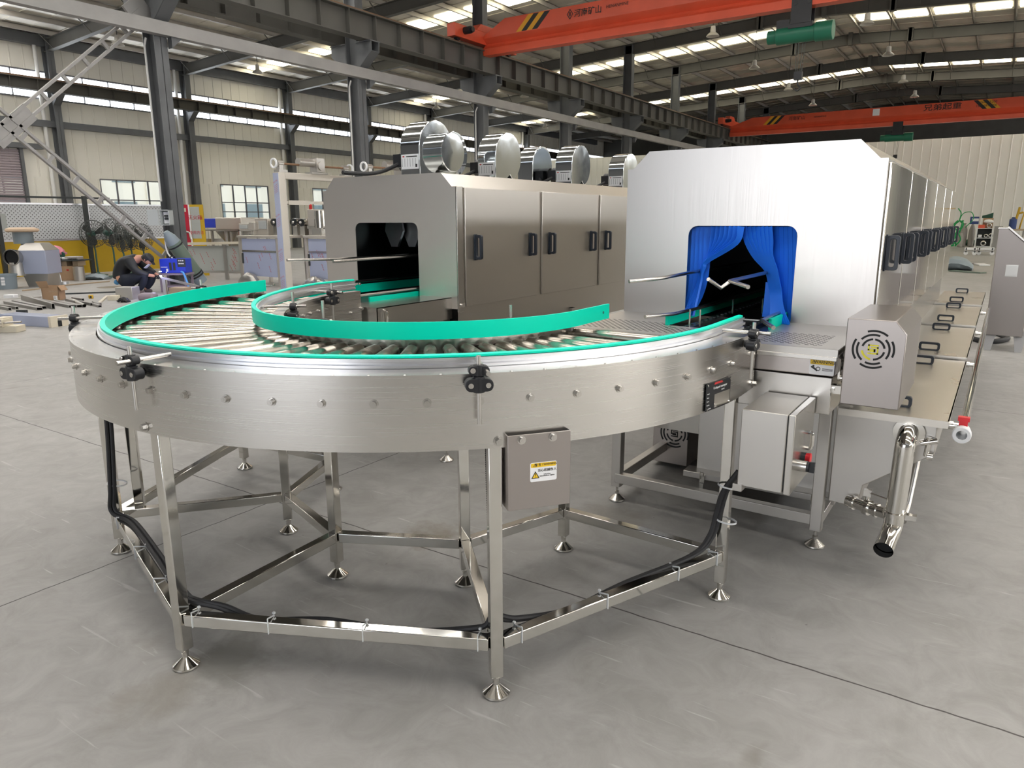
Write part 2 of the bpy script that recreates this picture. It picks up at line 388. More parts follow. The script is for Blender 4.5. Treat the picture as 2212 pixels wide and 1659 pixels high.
# ================================================================== the hall
XL, XC, XR, XE = -33.3, -15.8, 1.35, 17.6         # left wall, crane columns left / right of the nave, right wall
RX, Y0, YB, YE = -7.2, -11.0, 52.0, 66.0            # ridge, front wall, back partition, end of the roof
FY = [9.8 + 5.98 * k for k in range(-3, 9)]          # frames
def rz(x, add=0.): return 9.05 + .0525 * (8.6 - abs(x - RX)) + add   # underside of the rafters
struct('floor', 'concrete_floor', lambda m: m.box(XL - .3, XE + .3, Y0 - .3, YE, -.25, 0), 'grey worn concrete floor with saw-cut joints', flat=True)
def ribbed(m, p0, p1, z0, z1, nrm, step=.5, dep=.028):      # sheet wall from p0 to p1 (x,y) with upright ribs towards nrm
    p0 = V((*p0, 0)); p1 = V((*p1, 0)); L = (p1 - p0).length; d = (p1 - p0) / L; nn = V((*nrm, 0)); P = []
    k0 = 0; x = 0.
    while x < L - 1e-4:
        e = min(x + step, L)
        for a, b in ((x, 0), (max(x, e - .07), 0), (max(x, e - .055), dep), (max(x, e - .02), dep), (e, 0)): P.append((a, b))
        x = e
    n = len(P); vs = [p0 + d * a + nn * b + V((0, 0, z0)) for a, b in P] + [p0 + d * a + nn * b + V((0, 0, z1)) for a, b in P]
    fl = d.cross(V((0, 0, 1))).dot(nn) > 0
    m.add(vs, [(i, i + 1, n + i + 1, n + i) if fl else (i + 1, i, n + i, n + i + 1) for i in range(n - 1)])
WZ0, WZ1, SZ0, SZ1 = 1.46, 3.28, 6.36, 7.40
WIN = [(FY[k] + 1.6, FY[k] + 4.5) for k in range(3, 9)]
def wl_(m):
    ribbed(m, (XL, Y0), (XL, YE), 0, WZ0, (1, 0))
    y = Y0
    for a, b in WIN: ribbed(m, (XL, y), (XL, a), WZ0, WZ1, (1, 0)); y = b
    ribbed(m, (XL, y), (XL, YE), WZ0, WZ1, (1, 0))
    ribbed(m, (XL, Y0), (XL, YE), WZ1, SZ0, (1, 0)); ribbed(m, (XL, Y0), (XL, YE), SZ1, 9.0, (1, 0))
    m.box(XL - .12, XL - .1, Y0, YE, 0, WZ0 - .02); m.box(XL - .12, XL - .1, Y0, YE, WZ1 + .02, SZ0)
    for z in (WZ0, WZ1): m.box(XL - .12, XL + .01, Y0, YE, z - .03, z)
struct('wall_left', 'wall_cream', wl_, 'cream ribbed sheet wall with two rows of windows', flat=True)
struct('wall_right', 'wall_cream', lambda m: (ribbed(m, (XE, Y0), (XE, YE), 0, 9.0, (-1, 0), 1.0)), 'cream ribbed sheet wall on the far side of the hall', flat=True)
def wf_(m):
    ribbed(m, (XL, Y0), (-7.6, Y0), 0, 9, (0, 1), 1.); ribbed(m, (1.2, Y0), (XE, Y0), 0, 9, (0, 1), 1.); ribbed(m, (-7.6, Y0), (1.2, Y0), 5.7, 10, (0, 1), 1.)
struct('wall_front', 'front_wall_dark', wf_, 'grey sheet wall with the open gate, toned dark for reflections', flat=True)
struct('wall_back', 'wall_white', lambda m: (ribbed(m, (XL, YB), (XE, YB), 0, 6.1, (0, -1), .5), m.box(XL, XE, YB + .02, YB + .08, 0, 6.12)), 'off-white ribbed partition wall across the far end of the hall', flat=True)
struct('wall_gable', 'beam_grey', lambda m: m.box(XL, XE, YE - .1, YE, 0, 10.3), 'dark end wall beyond the partition', flat=True)
def roof_(m):
    for a, b in ((XL, RX), (RX, XE)):
        za, zb = rz(a, .7), rz(b, .7)
        m.add([(a, Y0, za), (b, Y0, zb), (b, YE, zb), (a, YE, za), (a, Y0, za + .08), (b, Y0, zb + .08), (b, YE, zb + .08), (a, YE, za + .08)], [(3, 2, 1, 0), (4, 5, 6, 7), (0, 1, 5, 4), (2, 3, 7, 6), (3, 0, 4, 7), (1, 2, 6, 5)])
        # sheet laps running down the slope
        y = Y0 + .5
        while y < YE: m.bar((a, y, za - .012), (b, y, zb - .012), .035, .024); y += 1.02
struct('ceiling', 'roof_sheet', roof_, 'low-pitched sheet roof over grey rafters', flat=True)
# purlins, one per line
xs = []; x = XL + .9
while x < RX - .3: xs.append(x); x += 1.5
xs2 = [RX + .45 + 1.5 * i for i in range(16)]; xs += [RX - .45] + xs2
for i, x in enumerate(xs):
    def f(m, x=x):
        z = rz(x, .48)
        m.box(x - .008, x + .008, Y0, YE, z, z + .2); m.box(x - .008, x + .07, Y0, YE, z, z + .012); m.box(x - .07, x + .008, Y0, YE, z + .188, z + .2)
    struct('roof_purlin', 'purlin', f, 'pale roof purlin running the length of the hall under the roof sheets', 'roof purlins', flat=True)
# rafters
for i, y in enumerate(FY):
    def f(m, y=y):
        for a, b in ((XL + .2, RX), (RX, XE - .2)):
            za, zb = rz(a), rz(b); d = .46
            for o, w, h in ((.012, .22, .024), (d - .012, .22, .024)):
                m.bar((a, y, za + o), (b, y, zb + o), w, h)
            m.bar((a, y, za + d / 2), (b, y, zb + d / 2), .012, d - .04)
        for x in [p for p in xs if XL + .5 < p < XE - .5][::2]:       # fly braces down to the bottom flange
            z = rz(x); m.bar((x, y - .02, z + .02), (x, y - .55, z + .5), .03, .03)
        for x in (XC + 6, RX - 2.5, RX, RX + 2.5, XR - 6): m.box(x - .09, x + .09, y - .13, y + .13, rz(x) - .04, rz(x) + .52)
    struct('roof_rafter', 'beam_grey', f, f'dark steel roof rafter spanning the hall, {ORD[i]} of the row counted from the front gate', 'roof rafters', flat=True)
# columns of the crane row and of the left wall
def hcol(m, x, y, z0, z1, dx=.42, dy=.3):
    m.box(x + dx / 2 - .02, x + dx / 2, y - dy / 2, y + dy / 2, z0, z1); m.box(x - dx / 2, x - dx / 2 + .02, y - dy / 2, y + dy / 2, z0, z1); m.box(x - dx / 2, x + dx / 2, y - .006, y + .006, z0, z1)
for i, y in enumerate(FY):
    def f(m, y=y):
        hcol(m, XC, y, 0, rz(XC) + .4); m.box(XC - .3, XC + .3, y - .25, y + .25, 0, .03)
        for sg in (-1, 1):                                            # corbels under the two runway beams
            x0 = XC + sg * .21; x1 = XC + sg * .78
            m.prism([(x0, y - .16, 6.27), (x1, y - .16, 6.27), (x1, y - .16, 6.0), (x0, y - .16, 5.55)], (0, .02, 0))
            m.prism([(x0, y + .14, 6.27), (x1, y + .14, 6.27), (x1, y + .14, 6.0), (x0, y + .14, 5.55)], (0, .02, 0))
            m.box(min(x0, x1), max(x0, x1), y - .2, y + .2, 6.25, 6.28)
            m.bar((x0, y, 5.55), (x1, y, 6.0), .3, .02)
        m.box(XC - .24, XC + .24, y - .17, y + .17, 5.5, 5.53)
    if y > -6: struct('steel_column', 'column_grey', f, f'grey steel crane column with corbels, {ORD[i]} of the row counted from the front gate', 'crane columns left of the nave', flat=True)
    if y > 2:
        struct('wall_column', 'column_grey', lambda m, y=y: (hcol(m, XL + .3, y, 0, 8.75, .4, .28), m.prism([(XL + .5, y - .14, 6.5), (XL + 1.0, y - .14, 6.5), (XL + .5, y - .14, 6.1)], (0, .28, 0))), f'dark grey steel wall column, {ORD[i]} along the left wall', 'columns of the left wall', flat=True)
        struct('downpipe', 'pipe_white', lambda m, y=y: m.cyl((XL + .16, y - .42, 0), (XL + .16, y - .42, 8.4), .075, n=10), f'white rainwater pipe beside the {ORD[i]} column of the left wall', 'rainwater pipes on the left wall')
for i, y in enumerate(FY[:8]):
    if y > 3: struct('steel_column', 'column_grey', lambda m, y=y: hcol(m, XR + .8, y, 0, rz(XR) + .36), 'grey steel crane column on the right of the nave', 'crane columns right of the nave', flat=True)
# crane runway beams with stiffeners and rail
def runway(x, side, lab, zb=6.28):
    t = thing('crane_runway', (x, 20, 6.28), lab, 'crane beam', kind='structure')
    def f(m):
        m.box(x - .17, x + .17, Y0 + .5, 64, zb, zb + .02); m.box(x - .17, x + .17, Y0 + .5, 64, 6.93, 6.955); m.box(x - .008, x + .008, Y0 + .5, 64, zb + .02, 6.93)
        y = Y0 + 1
        while y < 63: m.box(x - .16, x + .16, y, y + .014, zb + .02, 6.93); y += .997
    one('beam', 'beam_grey', f, t, flat=True)
    one('rail', 'rail_rust', lambda m: m.box(x - .04, x + .04, Y0 + .5, 64, 6.955, 7.03), t, flat=True)
runway(-15.25, 1, 'dark steel runway beam with upright stiffeners carrying the orange cranes')
runway(-16.35, -1, 'dark steel runway beam on the wall side of the crane columns')
runway(XL + .85, 1, 'dark steel runway beam along the left wall in front of the high windows', 6.52)
struct('girt', 'column_grey', lambda m: m.box(XL + .05, XL + .3, 2, 64, 5.25, 5.5), 'grey horizontal rail along the left wall below the high windows', flat=True)
struct('eaves_beam', 'column_grey', lambda m: m.box(XL + .02, XL + .3, 2, 64, 8.35, 8.75), 'grey beam along the head of the left wall', flat=True)
t = thing('tie_beam', (XC + .3, 20, 5.33), 'pale grey box beam tying the crane columns together below the runway', 'beam', kind='structure')
one('beam', 'brace_grey', lambda m: m.box(XC + .22, XC + .42, 2, 64, 5.33, 5.6), t, flat=True)
for y in FY[2:10]: one('bracket', 'column_grey', lambda m, y=y: m.prism([(XC + .23, y + .15, 5.33), (XC + .23, y + .4, 5.33), (XC + .23, y + .15, 5.1)], (.15, 0, 0)), t, flat=True)
# skylight strips in the roof: panes between the purlins, one unseen near row added for fill
sxs = sorted(xs); nsk = 0
for yk in (-.2, 6.1, 12.3, 24.75, 37.2, 49.75):
    for a, b in zip(sxs[:-1], sxs[1:]):
        if b - a < .5: continue
        nsk += 1
        x0, x1 = a + .14, b - .14
        if x0 < RX < x1: continue
        m = MB(); za, zb = rz(x0, .655), rz(x1, .655)
        m.add([(x0, yk, za), (x1, yk, zb), (x1, yk + .95, zb), (x0, yk + .95, za), (x0, yk, za + .03), (x1, yk, zb + .03), (x1, yk + .95, zb + .03), (x0, yk + .95, za + .03)], [(3, 2, 1, 0), (4, 5, 6, 7), (0, 1, 5, 4), (1, 2, 6, 5), (2, 3, 7, 6), (3, 0, 4, 7)])
        o = build(m, 'skylight', 'skylight' if yk > 13 else 'skylight_fill', flat=True); tag(o, 'pale yellow translucent roof light between two purlins', None, 'roof lights', 'structure')
# windows of the left wall
nw = 0
for k, (a, b) in enumerate(WIN):
    nw += 1; t = thing(f'window_{nw}', (XL, a, WZ0), f'low wall window of twelve panes, {ORD[k]} from the left of the photo', 'window', 'low windows of the left wall', 'structure')
    def f(m):
        for z in (WZ0, WZ0 + .48, WZ0 + .95, WZ1): m.box(XL - .04, XL + .03, a, b, z - .025, z + .025)
        for i in range(5): y = a + (b - a) * i / 4; m.box(XL - .04, XL + .03, y - .025, y + .025, WZ0, WZ1)
    one('frame', 'window_frame', f, t, flat=True)
    one('pane', 'glass_pane', lambda m: m.box(XL - .012, XL - .006, a, b, WZ0, WZ1), t, flat=True)
for k in range(0, 10):
    a, b = (FY[k] + .3, FY[k + 1] - .3); nw += 1
    t = thing(f'window_{nw}', (XL, a, SZ0), 'long high window strip between two wall columns', 'window', 'high windows of the left wall', 'structure')
    one('pane', 'window_light', lambda m: m.box(XL - .06, XL - .04, a - .3, b + .3, SZ0, SZ1), t, flat=True)
    def f(m):
        for z in (SZ0, SZ1): m.box(XL - .05, XL + .03, a - .3, b + .3, z - .03, z + .03)
        for i in range(6): y = a + (b - a) * i / 5; m.box(XL - .05, XL + .03, y - .02, y + .02, SZ0, SZ1)
    one('frame', 'window_frame', f, t, flat=True)
nw += 1; t = thing(f'window_{nw}', (XE, 20, 4.8), 'long high window strip in the right wall', 'window', 'high windows of the right wall', 'structure')
one('pane', 'window_side', lambda m: m.box(XE - .06, XE - .04, Y0, 60, 6.3, 7.4), t, flat=True)
# the street outside
single('neighbouring_building', ['facade', 'facade_window', 'facade_brown'], lambda m: (m.box(-53, -48, 4, 75, -.2, 9), [(setattr(m, 'k', 1), [m.box(-48.02, -47.96, y, y + 1.5, z, z + 1.0) for z in (1.75, 3.95)], setattr(m, 'k', 2), [m.box(-48.03, -47.96, y, y + 1.5, 1.35, 1.75)], setattr(m, 'k', 0), m.box(-48.3, -47.9, y + 2.2, y + 2.6, 0, 9)) for y in [6 + 3.3 * i for i in range(20)]]), 'pale sunlit building seen through the low windows', 'building', kind='structure', flat=True)
struct('ground', 'outdoor_ground', lambda m: m.box(-90, XL - .3, -20, 90, -.3, -.05), 'pale ground outside the left wall', flat=True)
# roller shutter at the left
a = gx(0, 322, XL + .1); b = gx(52, 440, XL + .1)
t = thing('door_1', (XL + .1, 13, 0), 'mauve roller shutter door in the left wall', 'door', kind='structure')
def f(m):
    y0, y1 = 8.6, gx(47, 380, XL + .1).y; zt = gx(20, 324, XL + .1).z; z = 0
    while z < zt: m.bar((XL + .1, y0, z + .05), (XL + .1, y1, z + .05), .03, .09); m.bar((XL + .12, y0, z + .05), (XL + .12, y1, z + .05), .03, .03); z += .1
    m.k = 1; m.box(XL + .03, XL + .25, y1, y1 + .12, 0, zt + .1); m.box(XL + .03, XL + .35, y0, y1 + .9, zt + .1, zt + .3)
one('curtain', ['shutter_mauve', 'column_grey'], f, t, flat=True)
# wind bracing between the first columns
t = thing('cross_brace', (XC, 6.8, 0), 'grey ladder-like cross brace between the two leftmost crane columns', 'brace', kind='structure')
def lad(m, p0, p1):
    p0 = V(p0); p1 = V(p1); d = (p1 - p0); L = d.length; d /= L; s = d.cross(V((1, 0, 0))).normalized()
    for sg in (-1, 1): m.bar(p0 + s * sg * .105, p1 + s * sg * .105, .09, .05, s); 
    n = int(L / .55)
    for i in range(n + 1): q = p0 + d * (L * i / n); m.bar(q - s * .12, q + s * .12, .07, .05, (1, 0, 0))
C1, C2, CM = (XC, 9.57, 5.75), (XC, 9.5, .75), (XC, 6.75, 3.22)
one('brace_bar', 'brace_grey', lambda m: lad(m, (XC, 3.9, .75), C1), t, flat=True)
one('brace_bar', 'brace_grey', lambda m: lad(m, (XC, 3.9, 5.75), C2), t, flat=True)
one('gusset', 'brace_grey', lambda m: m.cbox(CM, (.06, .9, .34), 0, rad(42)), t, flat=True)
one('gusset', 'brace_grey', lambda m: m.cbox((XC, 9.5, 5.8), (.06, .5, .5), 0, rad(42)), t, flat=True)
# white conduits on the columns
for k in (3, 4, 5):
    y = FY[k]; struct('conduit', 'pipe_white', lambda m, y=y: m.tube([(XC - .1, y - .19, 1.9 if k == 3 else 0.2), (XC - .1, y - .19, 5.15), (XC - .02, y - .19, 5.3)], .022, 8), f'white cable conduit on the {ORD[k]} crane column', 'column conduits')
# ------------------------------------------------------------------ bell lamps
lamp = None
LP = [(-22.3, 16.3), (-28.9, 16.4), (-29, 22.8), (-29.3, 35.8), (-9.8, 28), (-10.2, 34.8), (-4.85, 29.4), (-4.9, 35.3), (-5.1, 42.4), (-5.1, 47.8), (-22.7, 35.3), (-28.9, 47.7), (-22.3, 40.8), (-10.4, 47.7), (-10.3, 41.4), (-22.4, 28.9), (-28.9, 29.4)]
LP.sort(key=lambda p: (round(p[0] / 6), p[1])); rows_ = {-5: 'over the first bay by the wall', -4: 'over the side aisle by the crane columns', -2: 'left of the ridge', -1: 'right of the ridge'}; cnt = {}
for x, y in LP:
    key = round(x / 6); cnt[key] = cnt.get(key, 0) + 1
    nm = {-5: 'near the left wall', -4: 'over the left aisle', -2: 'left of the roof ridge', -1: 'right of the roof ridge'}.get(key, 'under the roof')
    lab = f'white bell lamp hung {nm}, {ORD[cnt[key]-1]} of that row from the camera'
    zl = min(8.0, rz(x, .66) - 1.0); lamp = thing('pendant_lamp', (x, y, zl), lab, 'lamp', 'hanging bell lamps')
    one('cord', 'black_rubber', lambda m: m.cyl((x, y, zl + .35), (x, y, rz(x, .72)), .012, n=6), lamp)
    one('housing', 'lamp_shade', lambda m: m.lathe([(.05, .36), (.085, .34), (.1, .2), (.1, .12)], (x, y, zl)), lamp)
    one('lamp_shade', 'lamp_shade', lambda m: m.lathe([(.1, .13), (.13, .12), (.2, .06), (.24, 0), (.225, 0), (.19, .05), (.1, .11)], (x, y, zl), n=24), lamp)
# ------------------------------------------------------------------ overhead cranes
def crane(y, x0, lab, near):
    t = thing('overhead_crane', (-15.25, y, 7.03), lab, 'crane', 'orange overhead cranes')
    zb = gy(1500, 47, 20.9).z if near else gy(1800, 281, y).z
    zt = zb + 1.02; xr = XR
    def f(m):
        prof = [(y - .22, zt), (y + .22, zt), (y + .22, zb + .55), (y + .06, zb + .34), (y + .06, zb + .03), (y + .17, zb + .03), (y + .17, zb), (y - .17, zb), (y - .17, zb + .03), (y - .20, zb + .20), (y - .10, zb + .28), (y - .06, zb + .36), (y - .24, zb + .52)]
        tp = 1.0 if near else 1.5; R = [[(x0 + tp, a, b) for a, b in prof], [(xr - tp, a, b) for a, b in prof]]
        lo = [(a, b if b < zb + .5 else zb + .5 + (b - zb - .5) * .12) for a, b in prof]
        R = [[(x0 + .1, a, b) for a, b in lo]] + R + [[(xr - .1, a, b) for a, b in lo]]
        m.rows(R)
    g = one('girder', 'crane_orange', f, t, ang=20)
    def e(m, x):
        m.box(x - .16, x + .16, y - 1.75, y + 1.75, 7.12, 7.5); m.prism([(x - .16, y - .6, 7.5), (x - .16, y + .6, 7.5), (x - .16, y + .35, 7.72), (x - .16, y - .35, 7.72)], (.32, 0, 0))
    for x in (x0, xr):
        ec = one('end_carriage', 'crane_orange', lambda m: e(m, x), t, bevel=.01)
        for s_ in (-1.45, 1.45): one('wheel', 'black_plastic', lambda m: m.cyl((x - .06, y + s_, 7.13), (x + .06, y + s_, 7.13), .1, n=18), ec)
        mo = one('travel_motor', 'black_plastic', lambda m: (m.cyl((x - .05, y - 1.25, 7.34), (x + .42, y - 1.25, 7.34), .11, n=16), m.cyl((x + .42, y - 1.25, 7.34), (x + .5, y - 1.25, 7.34), .085, n=16)), ec)
    def stripes(xs0, sg, nm):
        m = MB()
        for i in range(4):
            m.k = i % 2; q = xs0 + sg * i * .2; h0, h1 = zb + .54, zt - .02
            m.prism([(q, y - .2405, h0), (q + sg * .2, y - .2405, h0), (q + sg * (.2 + .45), y - .2225, h1), (q + sg * .45, y - .2225, h1)], (0, -.004, 0))
        build(m, nm, ['crane_yellow', 'label_black'], t, flat=True)
    stripes(x0 + (1.45 if near else 2.15), 1, 'warning_stripes'); stripes(xr - 2.35, -1, 'warning_stripes')
    zc = (zb + .54 + zt) / 2; zq = zc
    B = basis((0, y - .2325, zc), (1, 0, 0), (0, .018, .5)); zc = 0
    if near:
        text('河南矿山', .235, B, x0 + 4.03, zc - .02, .012, 'label_black', t, bold=.002); text('HENANMINE', .125, B, x0 + 5.0, zc + .02, .012, 'label_black', t)
        one('emblem', 'label_black', lambda m: m.holed([(x0 + 3.42 + .11 * a, y - .245, zq + .15 * b) for a, b in ((1, 0), (0, 1), (-1, 0), (0, -1))], [(x0 + 3.42 + .085 * a, y - .245, zq + .115 * b) for a, b in ((1, 0), (0, 1), (-1, 0), (0, -1))], (0, -.004, 0)).box(x0 + 3.40, x0 + 3.44, y - .25, y - .243, zq - .06, zq + .06), t, flat=True)
    else:
        text('河南矿山', .24, B, x0 + 4.1, zc, .012, 'label_black', t); text('HENANMINE', .12, B, x0 + 5.4, zc, .012, 'label_black', t)
        text('兄弟起重', .36, B, x0 + 11.6, zc, .012, 'label_black', t, bold=.003, sxx=1.25); text('18064665200\n15836817866', .17, B, x0 + 13.6, zc, .012, 'label_black', t)
        one('notice_plate', 'label_white', lambda m: m.box(x0 + 8.2, x0 + 8.55, y - .25, y - .236, zq - .18, zq + .18), t)
    return zb
def hoist(x, y, zb, lab):
    t = thing('electric_hoist', (x, y, zb - .9), lab, 'hoist', 'hoists under the cranes')
    one('drum', 'hoist_green', lambda m: (m.cyl((x - .62, y, zb - .62), (x + .35, y, zb - .62), .21, n=22), m.cyl((x + .35, y, zb - .62), (x + .78, y, zb - .62), .24, n=22), m.cyl((x - .85, y, zb - .62), (x - .62, y, zb - .62), .17, n=22)), t, bevel=.01)
    def f(m):
        for s in (-.2, .2): m.box(x - .25, x + .25, y + s - .01, y + s + .01, zb - .4, zb + .2); [m.cyl((x + q, y + s * .4, zb + .1), (x + q, y + s * 1.1, zb + .1), .07, n=14) for q in (-.17, .17)]
        m.box(x - .3, x + .3, y - .2, y + .2, zb - .5, zb - .38); m.box(x - .62, x - .3, y - .12, y + .12, zb - .5, zb - .25)
    one('trolley', 'black_plastic', f, t)
    one('rope', 'fan_wire', lambda m: [m.cyl((x + q, y, zb - .8), (x + q * .6, y, zb - 1.6), .008, n=5) for q in (-.12, -.05, .05, .12)], t)
    one('hook_block', 'black_plastic', lambda m: (m.box(x - .1, x + .1, y - .07, y + .07, zb - 1.75, zb - 1.55), m.tube(spline([(x, y, zb - 1.75), (x, y, zb - 1.86), (x + .07, y, zb - 1.95), (x, y, zb - 2.02), (x - .07, y, zb - 1.95)], 5), .022, 7)), t)
zc1 = crane(21.2, -15.25, 'orange overhead crane bridge with black lettering nearest the camera', True)
P = gy(1735, 25, 21.2); hoist(P.x, 21.2, zc1, 'green electric hoist hanging under the nearer orange crane')
zc2 = crane(47.5, -15.25, 'orange overhead crane bridge far down the hall above the white washer', False)
P = gy(1938, 297, 47.5); hoist(P.x, 47.5, zc2, 'green electric hoist hanging under the farther orange crane')
# ================================================================== U-shaped roller conveyor
UC = V((-2.21, 2.625, 0))
def pol(r, a, z=0.): return UC + V((r * math.cos(rad(a)), r * math.sin(rad(a)), z))
def rise(a): q = min(1, max(0, (-112 - a) / 68)); return .042 * q ** 1.25
def upath(R, e0, e1, n=96, lift=True):
    P = []
    if e0: P.append((UC.x - R, UC.y + e0, -1, 0, rise(-180) * (1.04 if lift else 0)))
    for i in range(n + 1):
        a = -180 + 180 * i / n; c, s = math.cos(rad(a)), math.sin(rad(a)); P.append((UC.x + R * c, UC.y + R * s, c, s, rise(a) if lift else 0))
    if e1: P.append((UC.x + R, UC.y + e1, 1, 0, 0))
    return P
U = thing('roller_conveyor', (UC.x, UC.y, 0), 'large U-shaped stainless roller conveyor with green guide strips standing in front of both washers', 'conveyor')
U['group'] = 'conveyor line'
one('outer_side_frame', 'brushed_band', lambda m: m.sweep(upath(1.47, .19, .152, 96), [(0, .816), (0, 1.036), (-.088, 1.036), (-.088, 1.031), (-.003, 1.031), (-.003, .821), (-.03, .821), (-.03, .816)]), U)
one('inner_side_frame', 'brushed_band', lambda m: m.sweep(upath(.665, .2, .152), [(0, .816), (0, 1.036), (.05, 1.036), (.05, 1.031), (.003, 1.031), (.003, .821), (.03, .821), (.03, .816)]), U)
one('pan', 'pan_gap_shade', lambda m: m.sweep(upath(1.0, .19, .155, 48), [(-.33, .83), (-.33, .834), (.46, .834), (.46, .83)]), U)
# rollers
def roller(a, x=None):
    m = MB()
    if x is None:
        c = V((math.cos(rad(a)), math.sin(rad(a)), 0))
        p = lambda r, z: UC + c * r + V((0, 0, z))
    else:
        p = lambda r, z: V((UC.x + x * r, UC.y + .125, z))
    h = rise(a) if x is None else (rise(-180) if x < 0 else 0); p0_ = p; p = lambda r, z: p0_(r, z + h)
    m.tube([p(.675, .968), p(.70, .968)], .012, 10); m.tube([p(1.44, .960), p(1.468, .960)], .012, 10)
    m.tube([p(.70, .968), p(.7005, .968), p(.745, .968), p(.7455, .968), p(1.4395, .960), p(1.44, .960)], [.012, .025, .0255, .0255, .035, .012], 20)
    o = build(m, 'roller', ['roller_steel'], U); return o
RA = [-4.9 - 5.72 * k for k in range(31)]
for a in RA: roller(a)
roller(0, 1); roller(0, -1)
# roller end bolts on the outer face, screws along the top edge
def bmesh_bolt(p, nrm, r, l, name='bolt', big=False):
    m = MB(); bolt(m, p, nrm, r, l); return build(m, name, 'steel', U)
for a in RA: bmesh_bolt(pol(1.4705, a, .957 + rise(a)), pol(1, a) - UC, .0088, .012)
for a in (-175, -131, -86.8, -42.9, 4.2): bmesh_bolt(pol(1.4705, a if a < 0 else 0, .836) + (V((0, .14, -.0)) if a > 0 else V()), (pol(1, min(a, 0)) - UC), .0105, .015)
bmesh_bolt((UC.x + 1.4705, UC.y + .1, .957), (1, 0, 0), .0088, .012)
for a in RA[-9:]: bmesh_bolt(pol(.6645, a, .968 + rise(a)), UC - pol(1, a), .0075, .011)
bmesh_bolt((UC.x - .6645, UC.y + .125, .968), (1, 0, 0), .0075, .011); bmesh_bolt((UC.x - .6645, UC.y + .2, .985), (1, 0, 0), .0075, .011)
for i in range(43): one('edge_screw', 'steel', lambda m: m.cyl(pol(1.46, -170 + 3.9 * i, 1.036 + rise(-170 + 3.9 * i)), pol(1.46, -170 + 3.9 * i, 1.0375 + rise(-170 + 3.9 * i)), .004, n=8), U)
# guides: aluminium rail + green strip
def guide(R, side, outer, e1, nm):
    s = side; pth = [(*q[:4], q[4] + (-.009 if outer else .009)) for q in upath(R, .115 if outer else .27, e1)]
    al = one(nm, 'aluminium', lambda m: m.sweep(pth, [(s * .012, 1.026), (s * .012, 1.073), (s * .026, 1.073), (s * .026, 1.065), (s * .02, 1.063), (s * .02, 1.056), (s * .03, 1.054), (s * .03, 1.045), (s * .02, 1.043), (s * .02, 1.037), (s * .026, 1.035), (s * .026, 1.026)]), U, ang=25)
    one('green_strip', 'green_plastic', lambda m: m.sweep(pth, [(0, 1.018), (0, 1.082), (s * .008, 1.082), (s * .018, 1.080), (s * .018, 1.074), (s * .012, 1.073), (s * .012, 1.026), (s * .016, 1.025), (s * .016, 1.019), (s * .008, 1.018)]), al, ang=25)
    for q in (pth[0], pth[-1]):
        p = V((q[0], q[1], 1.05 + q[4])); t_ = V((-q[3], q[2], 0)) * (.06 if q is pth[0] else -.06) * (-1 if q is pth[0] else 1); p = p + t_ * 1; d = V((q[2], q[3], 0)) * s
        one('screw', 'steel', lambda m: m.cyl(p - d * .003, p + d * .004, .006, n=10), al)
guide(1.347, 1, True, .32, 'outer_guide_rail'); guide(.798, -1, False, .26, 'inner_guide_rail')
# guide brackets: clamps, upright and cross rod
def bracket(r, a, gr, z0, z1, out=1):
    d = (pol(1, a) - UC) * out; tn = V((-d.y, d.x, 0)); p = pol(r, a, rise(a)); gr_ = pol(gr, a, rise(a))
    B = basis(p, tn, (0, 0, 1))
    m = MB()
    def block(cz, w, h, dep, off):
        m.holed([tuple(p + tn * x + d * off + V((0, 0, cz + y))) for x, y in rrect(w, h, h * .45, 4)], [tuple(p + tn * x * .02 + d * off + V((0, 0, cz + y * .02))) for x, y in rrect(w, h, h * .45, 4)], d * dep)
    block(1.012, .078, .036, .032, -.016); m.cyl(p + V((0, 0, .99)), p + V((0, 0, 1.035)), .017, n=14)
    block(1.052, .058, .026, .026, -.013); m.cyl(p + V((0, 0, 1.036)), p + V((0, 0, 1.068)), .015, n=14)
    m.box(0, 0, 0, 0, 0, 0) if 0 else None
    m.cyl(p - d * .03 + V((0, 0, 1.012)), p + V((0, 0, 1.012)), .014, n=12)
    br = build(m, 'guide_bracket', 'black_plastic', U, bevel=.002)
    one('upright_rod', 'steel', lambda m: m.cyl(p + V((0, 0, z0)), p + V((0, 0, z1)), .0065, n=14), br)
    q0 = p + d * .055 + tn * .018; q1 = gr_ + tn * .018
    one('cross_rod', 'steel', lambda m: m.cyl(q0 + V((0, 0, 1.052)), q1 + V((0, 0, 1.052)), .0065, n=14), br)
    for x, zc in ((-.024, 1.012), (.024, 1.012), (-.018, 1.054)):
        c = p + tn * x + d * .0165 + V((0, 0, zc)); one('clamp_screw', 'steel', lambda m: (m.cyl(c, c + d * .003, .0075, n=12), m.cyl(c + d * .003, c + d * .0035, .0035, n=6)), br)
for a, z0, z1 in ((-86.2, .9, 1.092), (-45.2, .9, 1.092), (-.3, .885, 1.092), (-131, .9, 1.1), (-172, .9, 1.1)): bracket(1.502, a, 1.384, z0, z1)
for a, z0, z1 in ((-177, .9, 1.1), (-140, .93, 1.12), (-93, .93, 1.14), (-20, .93, 1.12)): bracket(.633, a, .768, z0, z1, -1)
